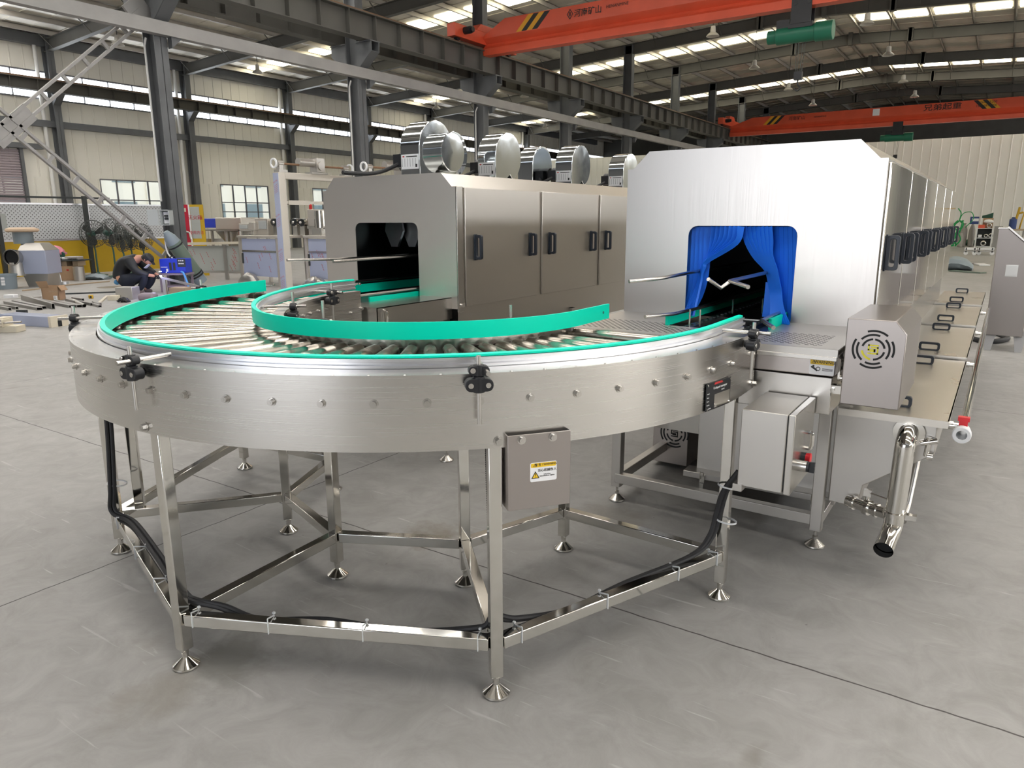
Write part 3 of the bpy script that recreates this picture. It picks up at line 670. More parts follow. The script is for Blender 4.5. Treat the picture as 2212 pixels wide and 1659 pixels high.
# legs with levelling feet
FOOT = [(.001, 0), (.041, 0), (.044, .004), (.043, .010), (.016, .032), (.011, .036), (.011, .05), (.0065, .052), (.0065, .078), (.001, .078)]
legs = {}
def leg(r, a, h0=.066, h1=.82, w=.04):
    p = pol(r, a); d = pol(1, a) - UC
    l = one('leg', 'polished', lambda m: m.cbox(p + V((0, 0, (h0 + h1) / 2)), (w, w, h1 - h0), rad(a)), U, bevel=.003)
    one('levelling_foot', 'polished', lambda m: (m.lathe(FOOT, p, n=28), m.cyl(p + V((0, 0, .05)), p + V((0, 0, .062)), .012, n=6)), l)
    legs[(r > 1, a)] = p
OA, IA = (-177.3, -131, -86, -43.2, -.5), (-178, -132, -86, -41.3, 2)
for a in OA: leg(1.440, a)
for a in IA: leg(.715, a)
def stretch(p, q, z=.178):
    d = (q - p).normalized()
    one('stretcher', 'polished', lambda m: m.bar(p + d * .02 + V((0, 0, z)), q - d * .02 + V((0, 0, z)), .04, .04), U, bevel=.003)
for A, f in ((OA, True), (IA, False)):
    for a, b in zip(A[:-1], A[1:]): stretch(legs[(f, a)], legs[(f, b)])
for a, b in zip(OA, IA): stretch(legs[(True, a)], legs[(False, b)])
# gusset at the top of each outer leg
CP = gz(302, 1085, .2); CP.z = 0
one('cable_post', 'polished', lambda m: m.cbox(CP + V((0, 0, .5)), (.04, .04, .64), rad(-131)), U, bevel=.003)
# cables tied along the stretchers
lf, fr, rt, lt = (legs[(True, a)] for a in (-86, -43.2, -.5, -131))
def off(p, k): return p + (UC - p).normalized() * k
Z = lambda p, z: V((p.x, p.y, z))
c1 = [Z(off(lt, -.0) + V((.06, -.02, 0)), .83), Z(lt + V((.075, -.03, 0)), .6), Z(lt + V((.075, -.05, 0)), .33), Z(lt + V((.06, -.05, 0)), .22), Z(lp(off(lt, .02), off(lf, .02), .2), .205), Z(lp(off(lt, .03), off(lf, .03), .55), .207), Z(lp(off(lt, .03), off(lf, .03), .9), .207), Z(off(lf, .045), .215), Z(lp(off(lf, .04), off(fr, .04), .1), .203), Z(lp(off(lf, .045), off(fr, .045), .22), .163), Z(lp(off(lf, .036), off(fr, .036), .45), .185), Z(lp(off(lf, .045), off(fr, .045), .7), .162), Z(lp(off(lf, .035), off(fr, .035), .95), .203), Z(off(fr, .05), .235), Z(lp(off(fr, .045), off(rt, .045), .08), .204), Z(lp(off(fr, .046), off(rt, .046), .3), .165), Z(lp(off(fr, .04), off(rt, .04), .55), .188), Z(lp(off(fr, .02), off(rt, .02), .85), .21), Z(off(rt, .035) + V((0, -.06, 0)), .27), Z(off(rt, .03) + V((.01, -.035, 0)), .36), Z(rt + V((.0, -.035, 0)), .45), Z(rt + V((.05, -.03, 0)), .54)]
cb = one('power_cable', 'black_rubber', lambda m: (m.tube(spline(c1, 8), .0095, 8), m.tube(spline([p + V((.013, .012, .004)) for p in c1], 8), .0085, 8)), U)
def f(m):
    c2 = spline([Z(off(fr, .05), .23), Z(off(fr, .055), .4), Z(off(fr, .075), .62), Z(off(fr, .09), .83)], 60)
    m.tube(c2, [.0105 if i % 2 else .0085 for i in range(len(c2))], 8)
one('corrugated_conduit', 'black_rubber', f, U)
def tie(p, d):
    d = V(d).normalized(); s = d.cross(V((0, 0, 1))).normalized()
    m = MB(); c = V(p)
    for q0, q1 in (((-.022, .021), (.022, .034)), ((.022, .034), (.022, -.02)), ((-.022, .021), (-.022, -.02))): m.bar(c + s * q0[0] + V((0, 0, q0[1])), c + s * q1[0] + V((0, 0, q1[1])), .0045, .002, d)
    m.cbox(c + s * -.022 + V((0, 0, .03)), (.008, .008, .006)); build(m, 'cable_tie', 'clear_tie', cb)
for a_, b_, ts in ((lf, fr, (.05, .3, .6, .95)), (fr, rt, (.08, .42, .75, .95)), (lt, lf, (.12, .45, .75))):
    for t_ in ts: tie(Z(lp(a_, b_, t_), .178), b_ - a_)
for p, z in ((rt, .33), (rt, .47), (lt + V((.05, 0, 0)), .66), (lt + V((.05, 0, 0)), .34)): one('cable_tie', 'clear_tie', lambda m: m.lathe([(.036, -.003), (.04, -.003), (.04, .003), (.036, .003)], V((p.x + .012, p.y - .012, z)), (.1, .1, 1), 16), cb)
# drive cover below the rim with its warning label
AC = -38.4; cu = pol(1.49, AC, .743); cn = (pol(1, AC) - UC); ct = V((-cn.y, cn.x, 0))
B = basis(cu, ct, (0, 0, 1))
def f(m):
    m.M = B; m.box(-.096, .096, -.113, .113, -.0015, .0015); m.box(-.096, -.094, -.113, .113, -.09, 0); m.box(.094, .096, -.113, .113, -.09, 0); m.box(-.096, .096, -.113, -.111, -.09, 0); m.M = None
cv = one('drive_cover', 'cabinet_steel', f, U, bevel=.001)
one('drive_motor', 'black_plastic', lambda m: (setattr(m, 'M', B), m.box(-.075, -.02, -.06, .09, -.2, -.095), m.cyl((-.02, 0, -.15), (.09, 0, -.15), .05)), cv)
for u in (-.055, .04): one('bolt', 'steel', lambda m: bolt(m, B @ V((u, .098, .0015)), cn, .009, .012), cv)
def label(par, B, w, h, head, nm='warning_label'):
    m = MB(); m.M = B
    m.k = 0; m.prism([(x, y, 0) for x, y in rrect(w, h, h * .09, 4)], (0, 0, .0006))
    m.k = 1; hh = h * head; m.prism([(x, y, .0006) for x, y in rrect(w * .94, hh, h * .05, 3, 0, h / 2 - hh / 2 - h * .035)], (0, 0, .0003))
    return build(m, nm, ['label_white', 'label_yellow'], par, flat=True)
def tri(par, B, x, y, s):
    m = MB(); m.M = B; m.k = 0
    T = [(x - s * .58, y - s * .5, .0009), (x + s * .58, y - s * .5, .0009), (x, y + s * .5, .0009)]; m.prism(T, (0, 0, .0003))
    c = V((x, y - s * .17, .0012)); m.k = 1; m.prism([tuple(c + (V(q) - V((x, y - s * .17, .0009))) * .7) for q in T], (0, 0, .0003))
    m.k = 0; m.box(x - s * .05, x + s * .05, y - s * .12, y + s * .2, .0015, .0018); m.box(x - s * .05, x + s * .05, y - s * .32, y - s * .22, .0015, .0018)
    build(m, 'warning_triangle', ['label_black', 'label_yellow'], par, flat=True)
B2 = basis(B @ V((.012, -.003, .002)), ct, (0, 0, 1))
label(cv, B2, .082, .058, .22); tri(cv, B2, -.026, .0218, .010); tri(cv, B2, -.025, -.008, .022)
text('警 告 / WARNING', .0085, B2, .007, .0215, .0012, 'label_black', cv); text('当心机械伤人', .0098, B2, .011, .004, .001, 'label_black', cv); text('CAUTION\nMECHANICAL INJURY', .0048, B2, .011, -.011, .001, 'label_black', cv)
# black name plate on the rim
AN = -8.8; nn = pol(1, AN) - UC; B3 = basis(pol(1.4728, AN, .867), (-nn.y, nn.x, 0), (0, 0, 1))
npl = one('name_plate', ['black_plastic', 'polished', 'label_red'], lambda m: (setattr(m, 'M', B3), m.box(-.087, .087, -.047, .047, -.002, .0012), setattr(m, 'k', 1), m.box(-.03, .083, -.043, .004, .0012, .0018), [m.cyl((x, y, .001), (x, y, .004), .0035, n=8) for x in (-.08, .08) for y in (-.041, .041)], setattr(m, 'k', 2), m.prism([(-.035, .038, .0013), (.03, .038, .0013), (.02, .045, .0013), (-.03, .045, .0013)], (0, 0, .0003))), U)
text('U-shaped conveyor', .0125, B3, .01, .026, .0015, 'label_white', npl); text('MB 544', .007, B3, .03, .013, .0015, 'label_white', npl)
for i, s in enumerate(('Model', 'Name', 'Power', 'Run No', 'Manufacture')): text(s, .006, B3, -.082, .012 - .013 * i, .0015, 'label_white', npl, align='LEFT')
# control box hung on the right leg
x0, x1, y0, y1, z0, z1 = -.692, -.512, 2.475, 2.79, .525, .806
kb = one('control_box', 'steel_dull', lambda m: m.box(x0, x1 - .026, y0, y1, z0, z1), U, bevel=.003)
one('box_door', 'steel', lambda m: m.box(x1 - .023, x1, y0 + .002, y1, z0 - .004, z1), kb, bevel=.003)
one('door_gap', 'black_rubber', lambda m: m.box(x1 - .028, x1 - .02, y0 + .006, y1 - .006, z0 + .006, z1 - .006), kb)
one('door_handle', 'polished', lambda m: m.tube(spline([(x1, y1 - .11, .70), (x1 + .018, y1 - .11, .695), (x1 + .018, y1 - .11, .645), (x1, y1 - .11, .64)], 5), .007, 8), kb)
one('rotary_switch', ['steel', 'black_plastic'], lambda m: (m.cyl((x1, y0 + .10, .605), (x1 + .03, y0 + .10, .605), .02, n=20), setattr(m, 'k', 1), m.cyl((x1 + .03, y0 + .10, .605), (x1 + .038, y0 + .10, .605), .019, n=20), m.cbox((x1 + .046, y0 + .10, .605), (.02, .012, .036))), kb)
one('stop_button', ['black_plastic', 'red_plastic'], lambda m: (m.cyl((x1, y0 + .165, .615), (x1 + .012, y0 + .165, .615), .02, n=20), setattr(m, 'k', 1), m.cyl((x1 + .012, y0 + .165, .615), (x1 + .028, y0 + .165, .615), .018, .02, n=20)), kb)
one('mounting_tab', 'steel', lambda m: m.box(x0 - .012, x0 + .02, y0 - .01, y0 + .06, z0 - .018, z0 + .008), kb)
# ================================================================== tunnel washers
def ring_handle(m, x, y, z, h=.15, d=.052, t=.022, w=.015):     # upright loop standing off a door that faces +X
    o = [(x + d / 2 + a, y - t / 2, z + b) for a, b in rrect(d, h, .014, 4)]; i = [(x + d / 2 + a, y - t / 2, z + b) for a, b in rrect(d - 2 * w, h - 2 * w, .009, 4)]
    m.holed(o, i, (0, t, 0)); m.box(x, x + .004, y - t * .8, y + t * .8, z - h / 2 - .004, z + h / 2 + .004)
def front_plate(m, xl, xr, y, zb, zs, zt, ch, mouth, t=.004):
    xa, xb, zm = mouth; r = .045; n = 5
    arcL = [(xa + r - r * math.cos(rad(90 * i / n)), zm - r + r * math.sin(rad(90 * i / n))) for i in range(n + 1)]
    arcR = [(xb - r + r * math.sin(rad(90 * i / n)), zm - r + r * math.cos(rad(90 * i / n))) for i in range(n + 1)]
    inner = [(xa, zb)] + arcL + arcR + [(xb, zb)]
    outer = [(xl, zb)] + [(xl, zb + (zs - zb) * (i + 1) / 3) for i in range(3)] + [(xl + .03, zs), (xl + ch, zt)]
    outer += [(xl + ch + (xa + r - xl - ch) * 1.0, zt)]
    outR = [(xb - r, zt), (xr - ch, zt), (xr - .03, zs), (xr, zs), (xr, zs - (zs - zb) / 3), (xr, zs - 2 * (zs - zb) / 3), (xr, zb)]
    outer += outR
    assert len(outer) == len(inner), (len(outer), len(inner))
    n = len(inner); P = [(a, y, b) for a, b in outer] + [(a, y, b) for a, b in inner] + [(a, y + t, b) for a, b in outer] + [(a, y + t, b) for a, b in inner]; F = []
    for i in range(n - 1): F += [(i, i + 1, n + i + 1, n + i), (3 * n + i, 3 * n + i + 1, 2 * n + i + 1, 2 * n + i), (2 * n + i, 2 * n + i + 1, i + 1, i), (n + i, n + i + 1, 3 * n + i + 1, 3 * n + i)]
    F += [(0, n, 3 * n, 2 * n), (n - 1, 3 * n - 1, 4 * n - 1, 2 * n - 1)][:0]
    m.add(P, F)
def hood(m, xl, xr, y0, y1, zb, zs, zt, ch):
    prof = [(xl, zb), (xl, zs), (xl + .03, zs), (xl + ch, zt), (xr - ch, zt), (xr - .03, zs), (xr, zs), (xr, zb)]
    P = [(a, y0, b) for a, b in prof] + [(a, y1, b) for a, b in prof]; n = len(prof)
    m.add(P, [(i, i + 1, n + i + 1, n + i) for i in range(n - 1)] + [tuple(range(n, 2 * n))])
def tunnel(m, xa, xb, y0, y1, z0, z1):
    m.add([(xa, y0, z0), (xb, y0, z0), (xb, y0, z1), (xa, y0, z1), (xa, y1, z0), (xb, y1, z0), (xb, y1, z1), (xa, y1, z1)], [(0, 1, 5, 4), (1, 2, 6, 5), (2, 3, 7, 6), (3, 0, 4, 7), (4, 5, 6, 7)])
def vent_logo(par, B, R, show_yellow=False):
    m = MB(); m.M = B
    def arc(r, a0, a1, w, k=0):
        m.k = k; n = 12; o = []; i_ = []
        for q in range(n + 1):
            a = rad(a0 + (a1 - a0) * q / n); o.append((r * math.cos(a), r * math.sin(a))); i_.append(((r - w) * math.cos(a), (r - w) * math.sin(a)))
        for q in range(n): m.prism([(*i_[q], .0002), (*o[q], .0002), (*o[q + 1], .0002), (*i_[q + 1], .0002)], (0, 0, .0008))
    w = R * .1
    for a0, a1 in ((-20, 30), (50, 110), (150, 215), (235, 300)): arc(R, a0, a1, w)
    for a0, a1 in ((-35, 45), (70, 140), (155, 230), (245, 300)): arc(R * .8, a0, a1, w)
    for a0, a1 in ((10, 85), (95, 165), (190, 260), (275, 350)): arc(R * .57, a0, a1, w, 1 if show_yellow and a0 in (190,) else 0)
    m.k = 1 if show_yellow else 0; q = R * .21; th = R * .075  # yellow of the motor behind the slots, plain colour
    for x0, y0, x1, y1 in ((-q, q, q, q), (-q, q, -q, -.05 * R), (-q, -.02 * R, .35 * q, -.02 * R), (.35 * q, -.02 * R, .35 * q, -q * .45), (-q * .5, -q * .45, .35 * q, -q * .45), (q, q * .45, q, -q), (-q, -q, q, -q), (-.3 * q, q * .45, q, q * .45)):
        m.box(min(x0, x1) - th / 2, max(x0, x1) + th / 2, min(y0, y1) - th / 2, max(y0, y1) + th / 2, .0002, .001)
    build(m, 'vent_slots', ['dark_hole', 'motor_yellow'], par, flat=True)
# ---- right washer with the blue curtain
xl, xr, yf, ye, zb, zs, zt, ch = -1.605, -.437, 3.45, 8.2, .988, 1.695, 1.775, .112
WR = thing('tunnel_washer', (-1.02, 3.3, 0), 'tall stainless tunnel washer with a blue strip curtain in its mouth', 'washing machine', 'tunnel washers')
one('front_plate', 'brushed_plate', lambda m: front_plate(m, xl, xr, yf, zb, zs, zt, ch, (-1.276, -.772, 1.421)), WR)
one('hood', 'steel', lambda m: hood(m, xl + .004, xr - .004, yf + .004, ye, zb - .06, zs - .002, zt - .002, ch), WR, flat=True)
one('body', 'steel', lambda m: m.box(xl + .05, xr - .03, 3.62, ye, .34, zb - .02), WR)
one('shade_lining', 'inside_dark', lambda m: tunnel(m, -1.44, -.62, yf + .02, 7.2, .93, 1.6), WR, flat=True)
for i in range(6):
    a = 3.47 + .79 * i + .01 * i
    d = one('door', 'mirror', lambda m: m.box(xr - .004, xr + .012, a + .012, a + .775, .937, zs - .015), WR, bevel=.003)
    for q in (.10, .68): one('door_handle', 'handle_blueblack', lambda m: ring_handle(m, xr + .012, a + q, 1.305), d, bevel=.003)
def f(m):
    m.box(xl, xr - .0155, 2.80, 3.07, .984, .988); m.box(xl, -1.235, 3.07, yf, .984, .988); m.box(-.79, xr - .0155, 3.07, yf, .984, .988); m.box(xl, xr - .0155, 2.79, 2.803, .955, .988)
tr = one('infeed_tray', 'steel_dull', f, WR)
def f(m):
    for i in range(13):
        for j in range(16):
            for x, y in ((-1.55 + i * .030 + (j % 2) * .015, 2.86 + j * .018), (-.755 + (i % 8) * .030 + (j % 2) * .015, 2.86 + j * .018)):
                if -1.22 < x < -.80 and y > 3.04: continue
                m.box(x - .007, x + .007, y - .003, y + .003, .988, .9884)
    for i in range(12):
        for j in range(9): x = -1.16 + i * .03 + (j % 2) * .015; m.box(x - .007, x + .007, 2.86 + j * .02 - .003, 2.86 + j * .02 + .003, .988, .9884)
tag(one('perforation', 'dark_hole', f, tr, flat=True), kind='stuff')
bx = one('infeed_box', 'cabinet_steel', lambda m: m.box(-1.56, -.458, 2.796, 3.1, .888, .958), WR, bevel=.004)
one('lip', 'steel', lambda m: m.box(-1.56, -.453, 2.788, 2.80, .946, .962), bx, bevel=.002)
one('latch', 'polished', lambda m: (m.box(-.458, -.45, 2.86, 2.885, .87, .945), m.tube(spline([(-.448, 2.872, .95), (-.438, 2.872, .92), (-.444, 2.872, .885)], 4), .005, 6), m.cyl((-.458, 2.872, .873), (-.44, 2.872, .873), .011)), bx)
B4 = basis((-.503, 2.7955, .921), (1, 0, 0), (0, 0, 1))
label(bx, B4, .086, .06, .33); tri(bx, B4, -.029, .0175, .013); text('WARNING', .0145, B4, .008, .0175, .0012, 'label_black', bx, bold=.0002)
def f(m):
    m.M = B4
    for y in (-.006, -.0095, -.013): m.box(.002, .038, y - .0008, y + .0008, .0007, .001)
    m.prism([(-.038, -.004, .0007), (-.026, -.011, .0007), (-.016, -.018, .0007), (-.013, -.014, .0007), (-.024, -.004, .0007), (-.036, .001, .0007)], (0, 0, .0004))
    m.holed([(-.012 + .008 * math.cos(rad(30 * i)), -.008 + .008 * math.sin(rad(30 * i)), .0007) for i in range(12)], [(-.012 + .0055 * math.cos(rad(30 * i)), -.008 + .0055 * math.sin(rad(30 * i)), .0007) for i in range(12)], (0, 0, .0004)); m.cyl((-.029, .001, .0007), (-.029, .001, .0011), .004, n=10)
one('label_pictogram', 'label_black', f, bx, flat=True)
th = one('drip_trough', 'steel', lambda m: m.prism([(-1.54, 2.806, .741), (-1.54, 2.806, .882), (-1.54, 3.1, .882), (-1.54, 3.1, .80), (-1.54, 3.0, .741)], (1.075, 0, 0)), WR, bevel=.003)
one('bracket', 'polished', lambda m: (m.box(-.466, -.412, 2.80, 2.84, .826, .856), m.cyl((-.46, 2.79, .841), (-.46, 2.80, .841), .008, n=6)), th)
# strip curtain
def strip(px, w=.036, yo=0., ws=None, tw=0.):
    pts = [gy(x, y, yf + .028 + yo) for x, y in px]; sp = spline([tuple(p) for p in pts], 6); n = len(sp); m = MB(); R = []
    for i, p in enumerate(sp):
        t_ = i / (n - 1); ww = w * (1 if ws is None else (ws[0] + (ws[1] - ws[0]) * min(1, t_ * 1.6)))
        d = (sp[min(i + 1, n - 1)] - sp[max(i - 1, 0)]).normalized(); s = d.cross(V((0, 1, 0))).normalized(); k = .35 if ws and ws[1] < .6 else .12
        s2 = (s * (1 - k * t_) + V((0, 1, 0)) * (k * t_ + tw)).normalized(); nn_ = d.cross(s2).normalized() * .0012
        fwd = V((0, -.075 * max(0, t_ - .72) / .28 if yo <= 0 else 0, 0))
        R.append([p + fwd + s2 * ww / 2 + nn_, p + fwd - s2 * ww / 2 + nn_, p + fwd - s2 * ww / 2 - nn_, p + fwd + s2 * ww / 2 - nn_])
    m.rows(R); build(m, 'curtain_strip', 'blue_strip', WR)
Q = lambda x, y: (1480 + x / 6.914, 480 + y / 6.914)
for i in range(5):       # left, hanging nearly straight
    x = 95 + 62 * i; strip([Q(x, 62), Q(x - 15, 400), Q(x - 45, 800), Q(x - 70 - 18 * i, 1130), Q(x - 120 - 46 * i, 1390)], .036, .012 - .002 * i, (1, .9), .32)
for i in range(7):       # left, gathered over the rod
    x = 440 + 66 * i; g = 20 * i
    strip([Q(x, 62), Q(x - 30 - 8 * i, 260 + 8 * i), Q(360 - 14 * i + 10 * i, 520 + 10 * i), Q(265 + 4 * i, 640 + 6 * i), Q(215 + 6 * i, 800), Q(150 + 12 * i, 1100), Q(40 + 27 * i, 1380 - 6 * (i % 3))], .031, -.002 - .006 * i, (1, .36), .5)
for i in range(7):       # right, swept aside
    x = 885 + 62 * i; b = i * 34
    strip([Q(x, 66), Q(x + 35 - 3 * i, 280), Q(x + 150 - 22 * i, 500), Q(1220 + 14 * i + i * i * 1.2, 720), Q(1275 + 20 * i, 950), Q(1330 + 22 * i, 1260), Q(1345 + 42 * i, 1465 + 7 * i)], .032, -.004 - .005 * i, (1, .75), -.5)
for i in range(5):       # right, straight
    x = 1345 + 66 * i; strip([Q(x, 66), Q(x + 8, 500), Q(x + 2, 900), Q(x - 20, 1300), Q(x - 38, 1490)], .037, .014 - .003 * i, None, -.3)
strip([Q(1270, 900), Q(1240, 1200), Q(1215, 1415)], .04, .018)
# rods, inner guides and chain in the mouth
def rod(name, pts, r=.0085, par=WR): return one(name, 'steel', lambda m: m.tube(pts, r, 12), par)
E_ = lambda x, y, Y: tuple(gy(x, y, Y))
rod('guide_rod', [E_(1359, 608, 2.92), E_(1428, 601, 3.04), E_(1480, 591, 3.28), (-1.19, 6.5, 1.22)])
rod('guide_rod', [E_(1616, 620, 2.88), E_(1577, 607, 3.02), E_(1660, 588, 3.5), (-.86, 6.5, 1.22)])
rod('guide_rod', [E_(1530, 603, 3.02), E_(1557, 622, 3.10), E_(1578, 607, 3.14)])
rod('guide_rod', [E_(1393, 684, 2.95), E_(1455, 678, 3.1), (-1.2, 3.5, 1.03), (-1.2, 6.5, 1.03)])
rod('guide_rod', [E_(1671, 708, 2.92), E_(1646, 692, 3.05), E_(1668, 682, 3.3), (-.80, 6.5, 1.03)])
for x in (-1.222, -.80): one('inner_guide', 'green_plastic', lambda m: m.box(x - .006, x + .006, 3.08 if x < -1 else 3.2, 7, .985, 1.03), WR)
def f(m):
    m.box(-1.2, -.82, 3.1, 7, .955, .965)
    for x in (-1.13, -.9): m.box(x - .02, x + .02, 3.05, 7, .965, .985); [m.cyl((x, 3.1 + .06 * i, .985), (x, 3.1 + .06 * i, .99), .008, n=8) for i in range(40)]
ch_ = one('chain_conveyor', 'inside_dark', f, WR)
one('end_bar', 'steel', lambda m: m.box(-1.2, -.80, 3.068, 3.085, .955, .985), ch_)
one('guide_pins', 'steel', lambda m: [m.cyl((x, y, .985), (x, y, 1.06), .004, n=6) for x, y in ((-1.13, 3.12), (-1.09, 3.14), (-.98, 3.75), (-.93, 3.75), (-1.1, 3.65))], ch_)
# stand
for x, y in ((-1.553, 3.32), (-.557, 3.3), (-1.553, 5.2), (-.557, 5.2), (-1.553, 7.6), (-.557, 7.6)):
    l = one('leg', 'steel_dull', lambda m: m.cbox((x, y, .42), (.05, .05, .68)), WR, bevel=.003)
    one('levelling_foot', 'steel', lambda m: m.lathe(FOOT, (x, y, 0), n=24), l)
for p, q in (((-1.553, 3.31, .13), (-.557, 3.3, .13)), ((-1.553, 3.31, .13), (-1.553, 7.6, .13)), ((-.557, 3.3, .13), (-.557, 7.6, .13)), ((-1.553, 5.2, .13), (-.557, 5.2, .13))): one('bottom_rail', 'steel_dull', lambda m: m.bar(p, q, .045, .05), WR, bevel=.003)
pn = one('service_panel', 'steel_dull', lambda m: (m.box(gy(1508, 950, 3.58).x, -.52, 3.58, 3.62, gy(1550, 1030, 3.58).z, .74), m.box(gy(1475, 1025, 3.5).x, -.52, 3.5, 3.6, gy(1490, 1031, 3.5).z, gy(1490, 1018, 3.5).z)), WR, bevel=.003)
for x in (1517, 1757):
    p = gy(x, 1035 if x < 1600 else 1085, 3.49)
    one('latch', 'polished', lambda m: (m.box(p.x - .012, p.x + .012, 3.485, 3.5, p.z - .02, p.z + .02), m.tube([(p.x - .009, 3.48, p.z), (p.x - .009, 3.48, p.z + .04), (p.x + .009, 3.48, p.z + .04), (p.x + .009, 3.48, p.z)], .003, 6), m.box(p.x - .01, p.x + .01, 3.478, 3.485, p.z - .045, p.z - .02)), pn)
one('shadow_plate', 'black_rubber', lambda m: m.box(-1.25, -.6, 3.62, 7.4, .10, .112), WR)  # black sheet standing for the shadow under the washer
a = gy(1410, 960, 3.95); b = gy(1486, 960, 3.95); c = gy(1450, 1002, 3.95)
rc = one('rear_motor_cover', 'cabinet_steel', lambda m: m.box(a.x, b.x, 3.95, 4.35, c.z, c.z + .32), WR, bevel=.004)
q = gy(1457, 936, 3.949); vent_logo(rc, basis(q, (1, 0, 0), (0, 0, 1)), .088)
# motor cover with the slotted emblem
x0, x1, y0, y1, z0, z1 = -.425, -.236, 2.75, 3.26, .804, 1.1115
mc = one('motor_cover', 'cover_steel', lambda m: m.prism([(x0, y0, z0), (x1, y0, z0), (x1, y0, 1.068), (-.272, y0, z1), (x0, y0, z1)], (0, y1 - y0, 0)), WR, bevel=.003)
q = gy(1886, 755, y0 - .0005); vent_logo(mc, basis(q, (1, 0, 0), (0, 0, 1)), .068, True)
one('bracket', 'polished', lambda m: m.box(-.45, -.425, 2.9, 3.2, .85, 1.0), mc)
# side tank with four lids
tank = [(-.52, .66), (-.138, .634), (-.135, .505), (-.387, .318), (-.402, .215), (-.52, .22)]
tk = one('side_tank', 'steel_dull', lambda m: m.prism([(x, 3.32, z) for x, z in tank], (0, 5.7, 0)), WR, bevel=.004)
for i, (a, b) in enumerate(((3.3, 4.8), (4.85, 6.2), (6.25, 7.6), (7.65, 9.0))):
    zq = .656 + .015 * i
    l = one('tank_lid', 'lid_steel', lambda m: (m.box(-.47, -.1, a, b, zq - .006, zq), m.box(-.51 if i == 0 else -.47, -.1, a - .006, a, zq - .03, zq), m.box(-.104, -.1, a, b, zq - .022, zq)), WR)
    for yy in (a + .17, b - .2):
        one('lid_handle', 'handle_blueblack', lambda m: m.holed([(-.305 + u, yy - .011, zq + .024 + v) for u, v in rrect(.112, .048, .014, 4)], [(-.305 + u, yy - .011, zq + .021 + v) for u, v in rrect(.086, .03, .008, 4)], (0, .022, 0)), l)
hp = one('water_pipe', 'polished', lambda m: m.cyl((-.05, 3.29, .628), (-.05, 8.0, .628), .0165, n=16), WR)
for yy in (3.36, 4.87, 6.27, 7.66): one('pipe_stub', 'polished', lambda m: (m.cyl((-.14, yy, .628), (-.05, yy, .628), .0125, n=12), m.cyl((-.105, yy, .628), (-.085, yy, .628), .017, n=12)), hp)
vv = one('valve_body', 'white_plastic', lambda m: m.lathe([(.017, 0), (.027, .004), (.030, .03), (.026, .05), (.026, .052), (.033, .055), (.033, .085), (.030, .088), (.019, .088), (.017, .05)], (-.05, 3.30, .628), (0, -1, 0), 24), hp)
one('valve_handle', 'red_plastic', lambda m: (m.cyl((-.05, 3.27, .655), (-.05, 3.27, .675), .012), m.cbox((-.05, 3.268, .682), (.04, .03, .016)), m.cbox((-.05, 3.262, .668), (.03, .012, .03))), hp)
dp = one('drain_pipe', 'polished', lambda m: m.tube(spline([(-.236, 3.33, .585), (-.236, 3.27, .588), (-.237, 3.225, .565), (-.238, 3.215, .52), (-.245, 3.21, .24), (-.247, 3.20, .20), (-.255, 3.14, .165), (-.26, 3.08, .145)], 6), .0375, 24, cap=False), WR)
one('pipe_mouth', 'dark_hole', lambda m: m.cyl((-.258, 3.11, .155), (-.2575, 3.115, .157), .035, n=24), dp)
one('flange', 'polished', lambda m: m.lathe([(.037, .0), (.06, 0), (.062, .006), (.06, .014), (.037, .016)], (-.236, 3.318, .585), (0, -1, 0), 28), dp)
one('clamp', 'polished', lambda m: (m.lathe([(.037, 0), (.046, .002), (.046, .02), (.037, .022)], (-.245, 3.21, .25), (0, 0, 1), 24), m.box(-.21, -.165, 3.19, 3.22, .25, .27)), dp)
one('clamp_wing', 'polished', lambda m: (m.cyl((-.165, 3.30, .50), (-.16, 3.30, .58), .01), m.cyl((-.19, 3.3, .55), (-.13, 3.3, .57), .012), m.cyl((-.16, 3.3, .50), (-.14, 3.3, .50), .016)), dp)
def f(m):
    m.tube([(-.44, 3.3, .245), (-.25, 3.22, .245)], .024, 18)
    for t_, r in ((.12, .03), (.4, .034), (.45, .034), (.62, .03)): c = lp((-.44, 3.3, .245), (-.25, 3.22, .245), t_); m.lathe([(.02, 0), (r, 0), (r, .012), (.02, .012)], c, (.19, -.08, 0), 20)
    m.cyl((-.36, 3.27, .26), (-.36, 3.27, .31), .01); m.cbox((-.36, 3.27, .308), (.03, .02, .03)); m.tube([(-.36, 3.265, .312), (-.27, 3.25, .30)], .004, 6)
one('drain_valve', 'polished', f, dp)
rod('overflow_pipe', [(-.20, 3.5, .5), (-.215, 3.4, .24), (-.22, 3.3, .2)], .016)
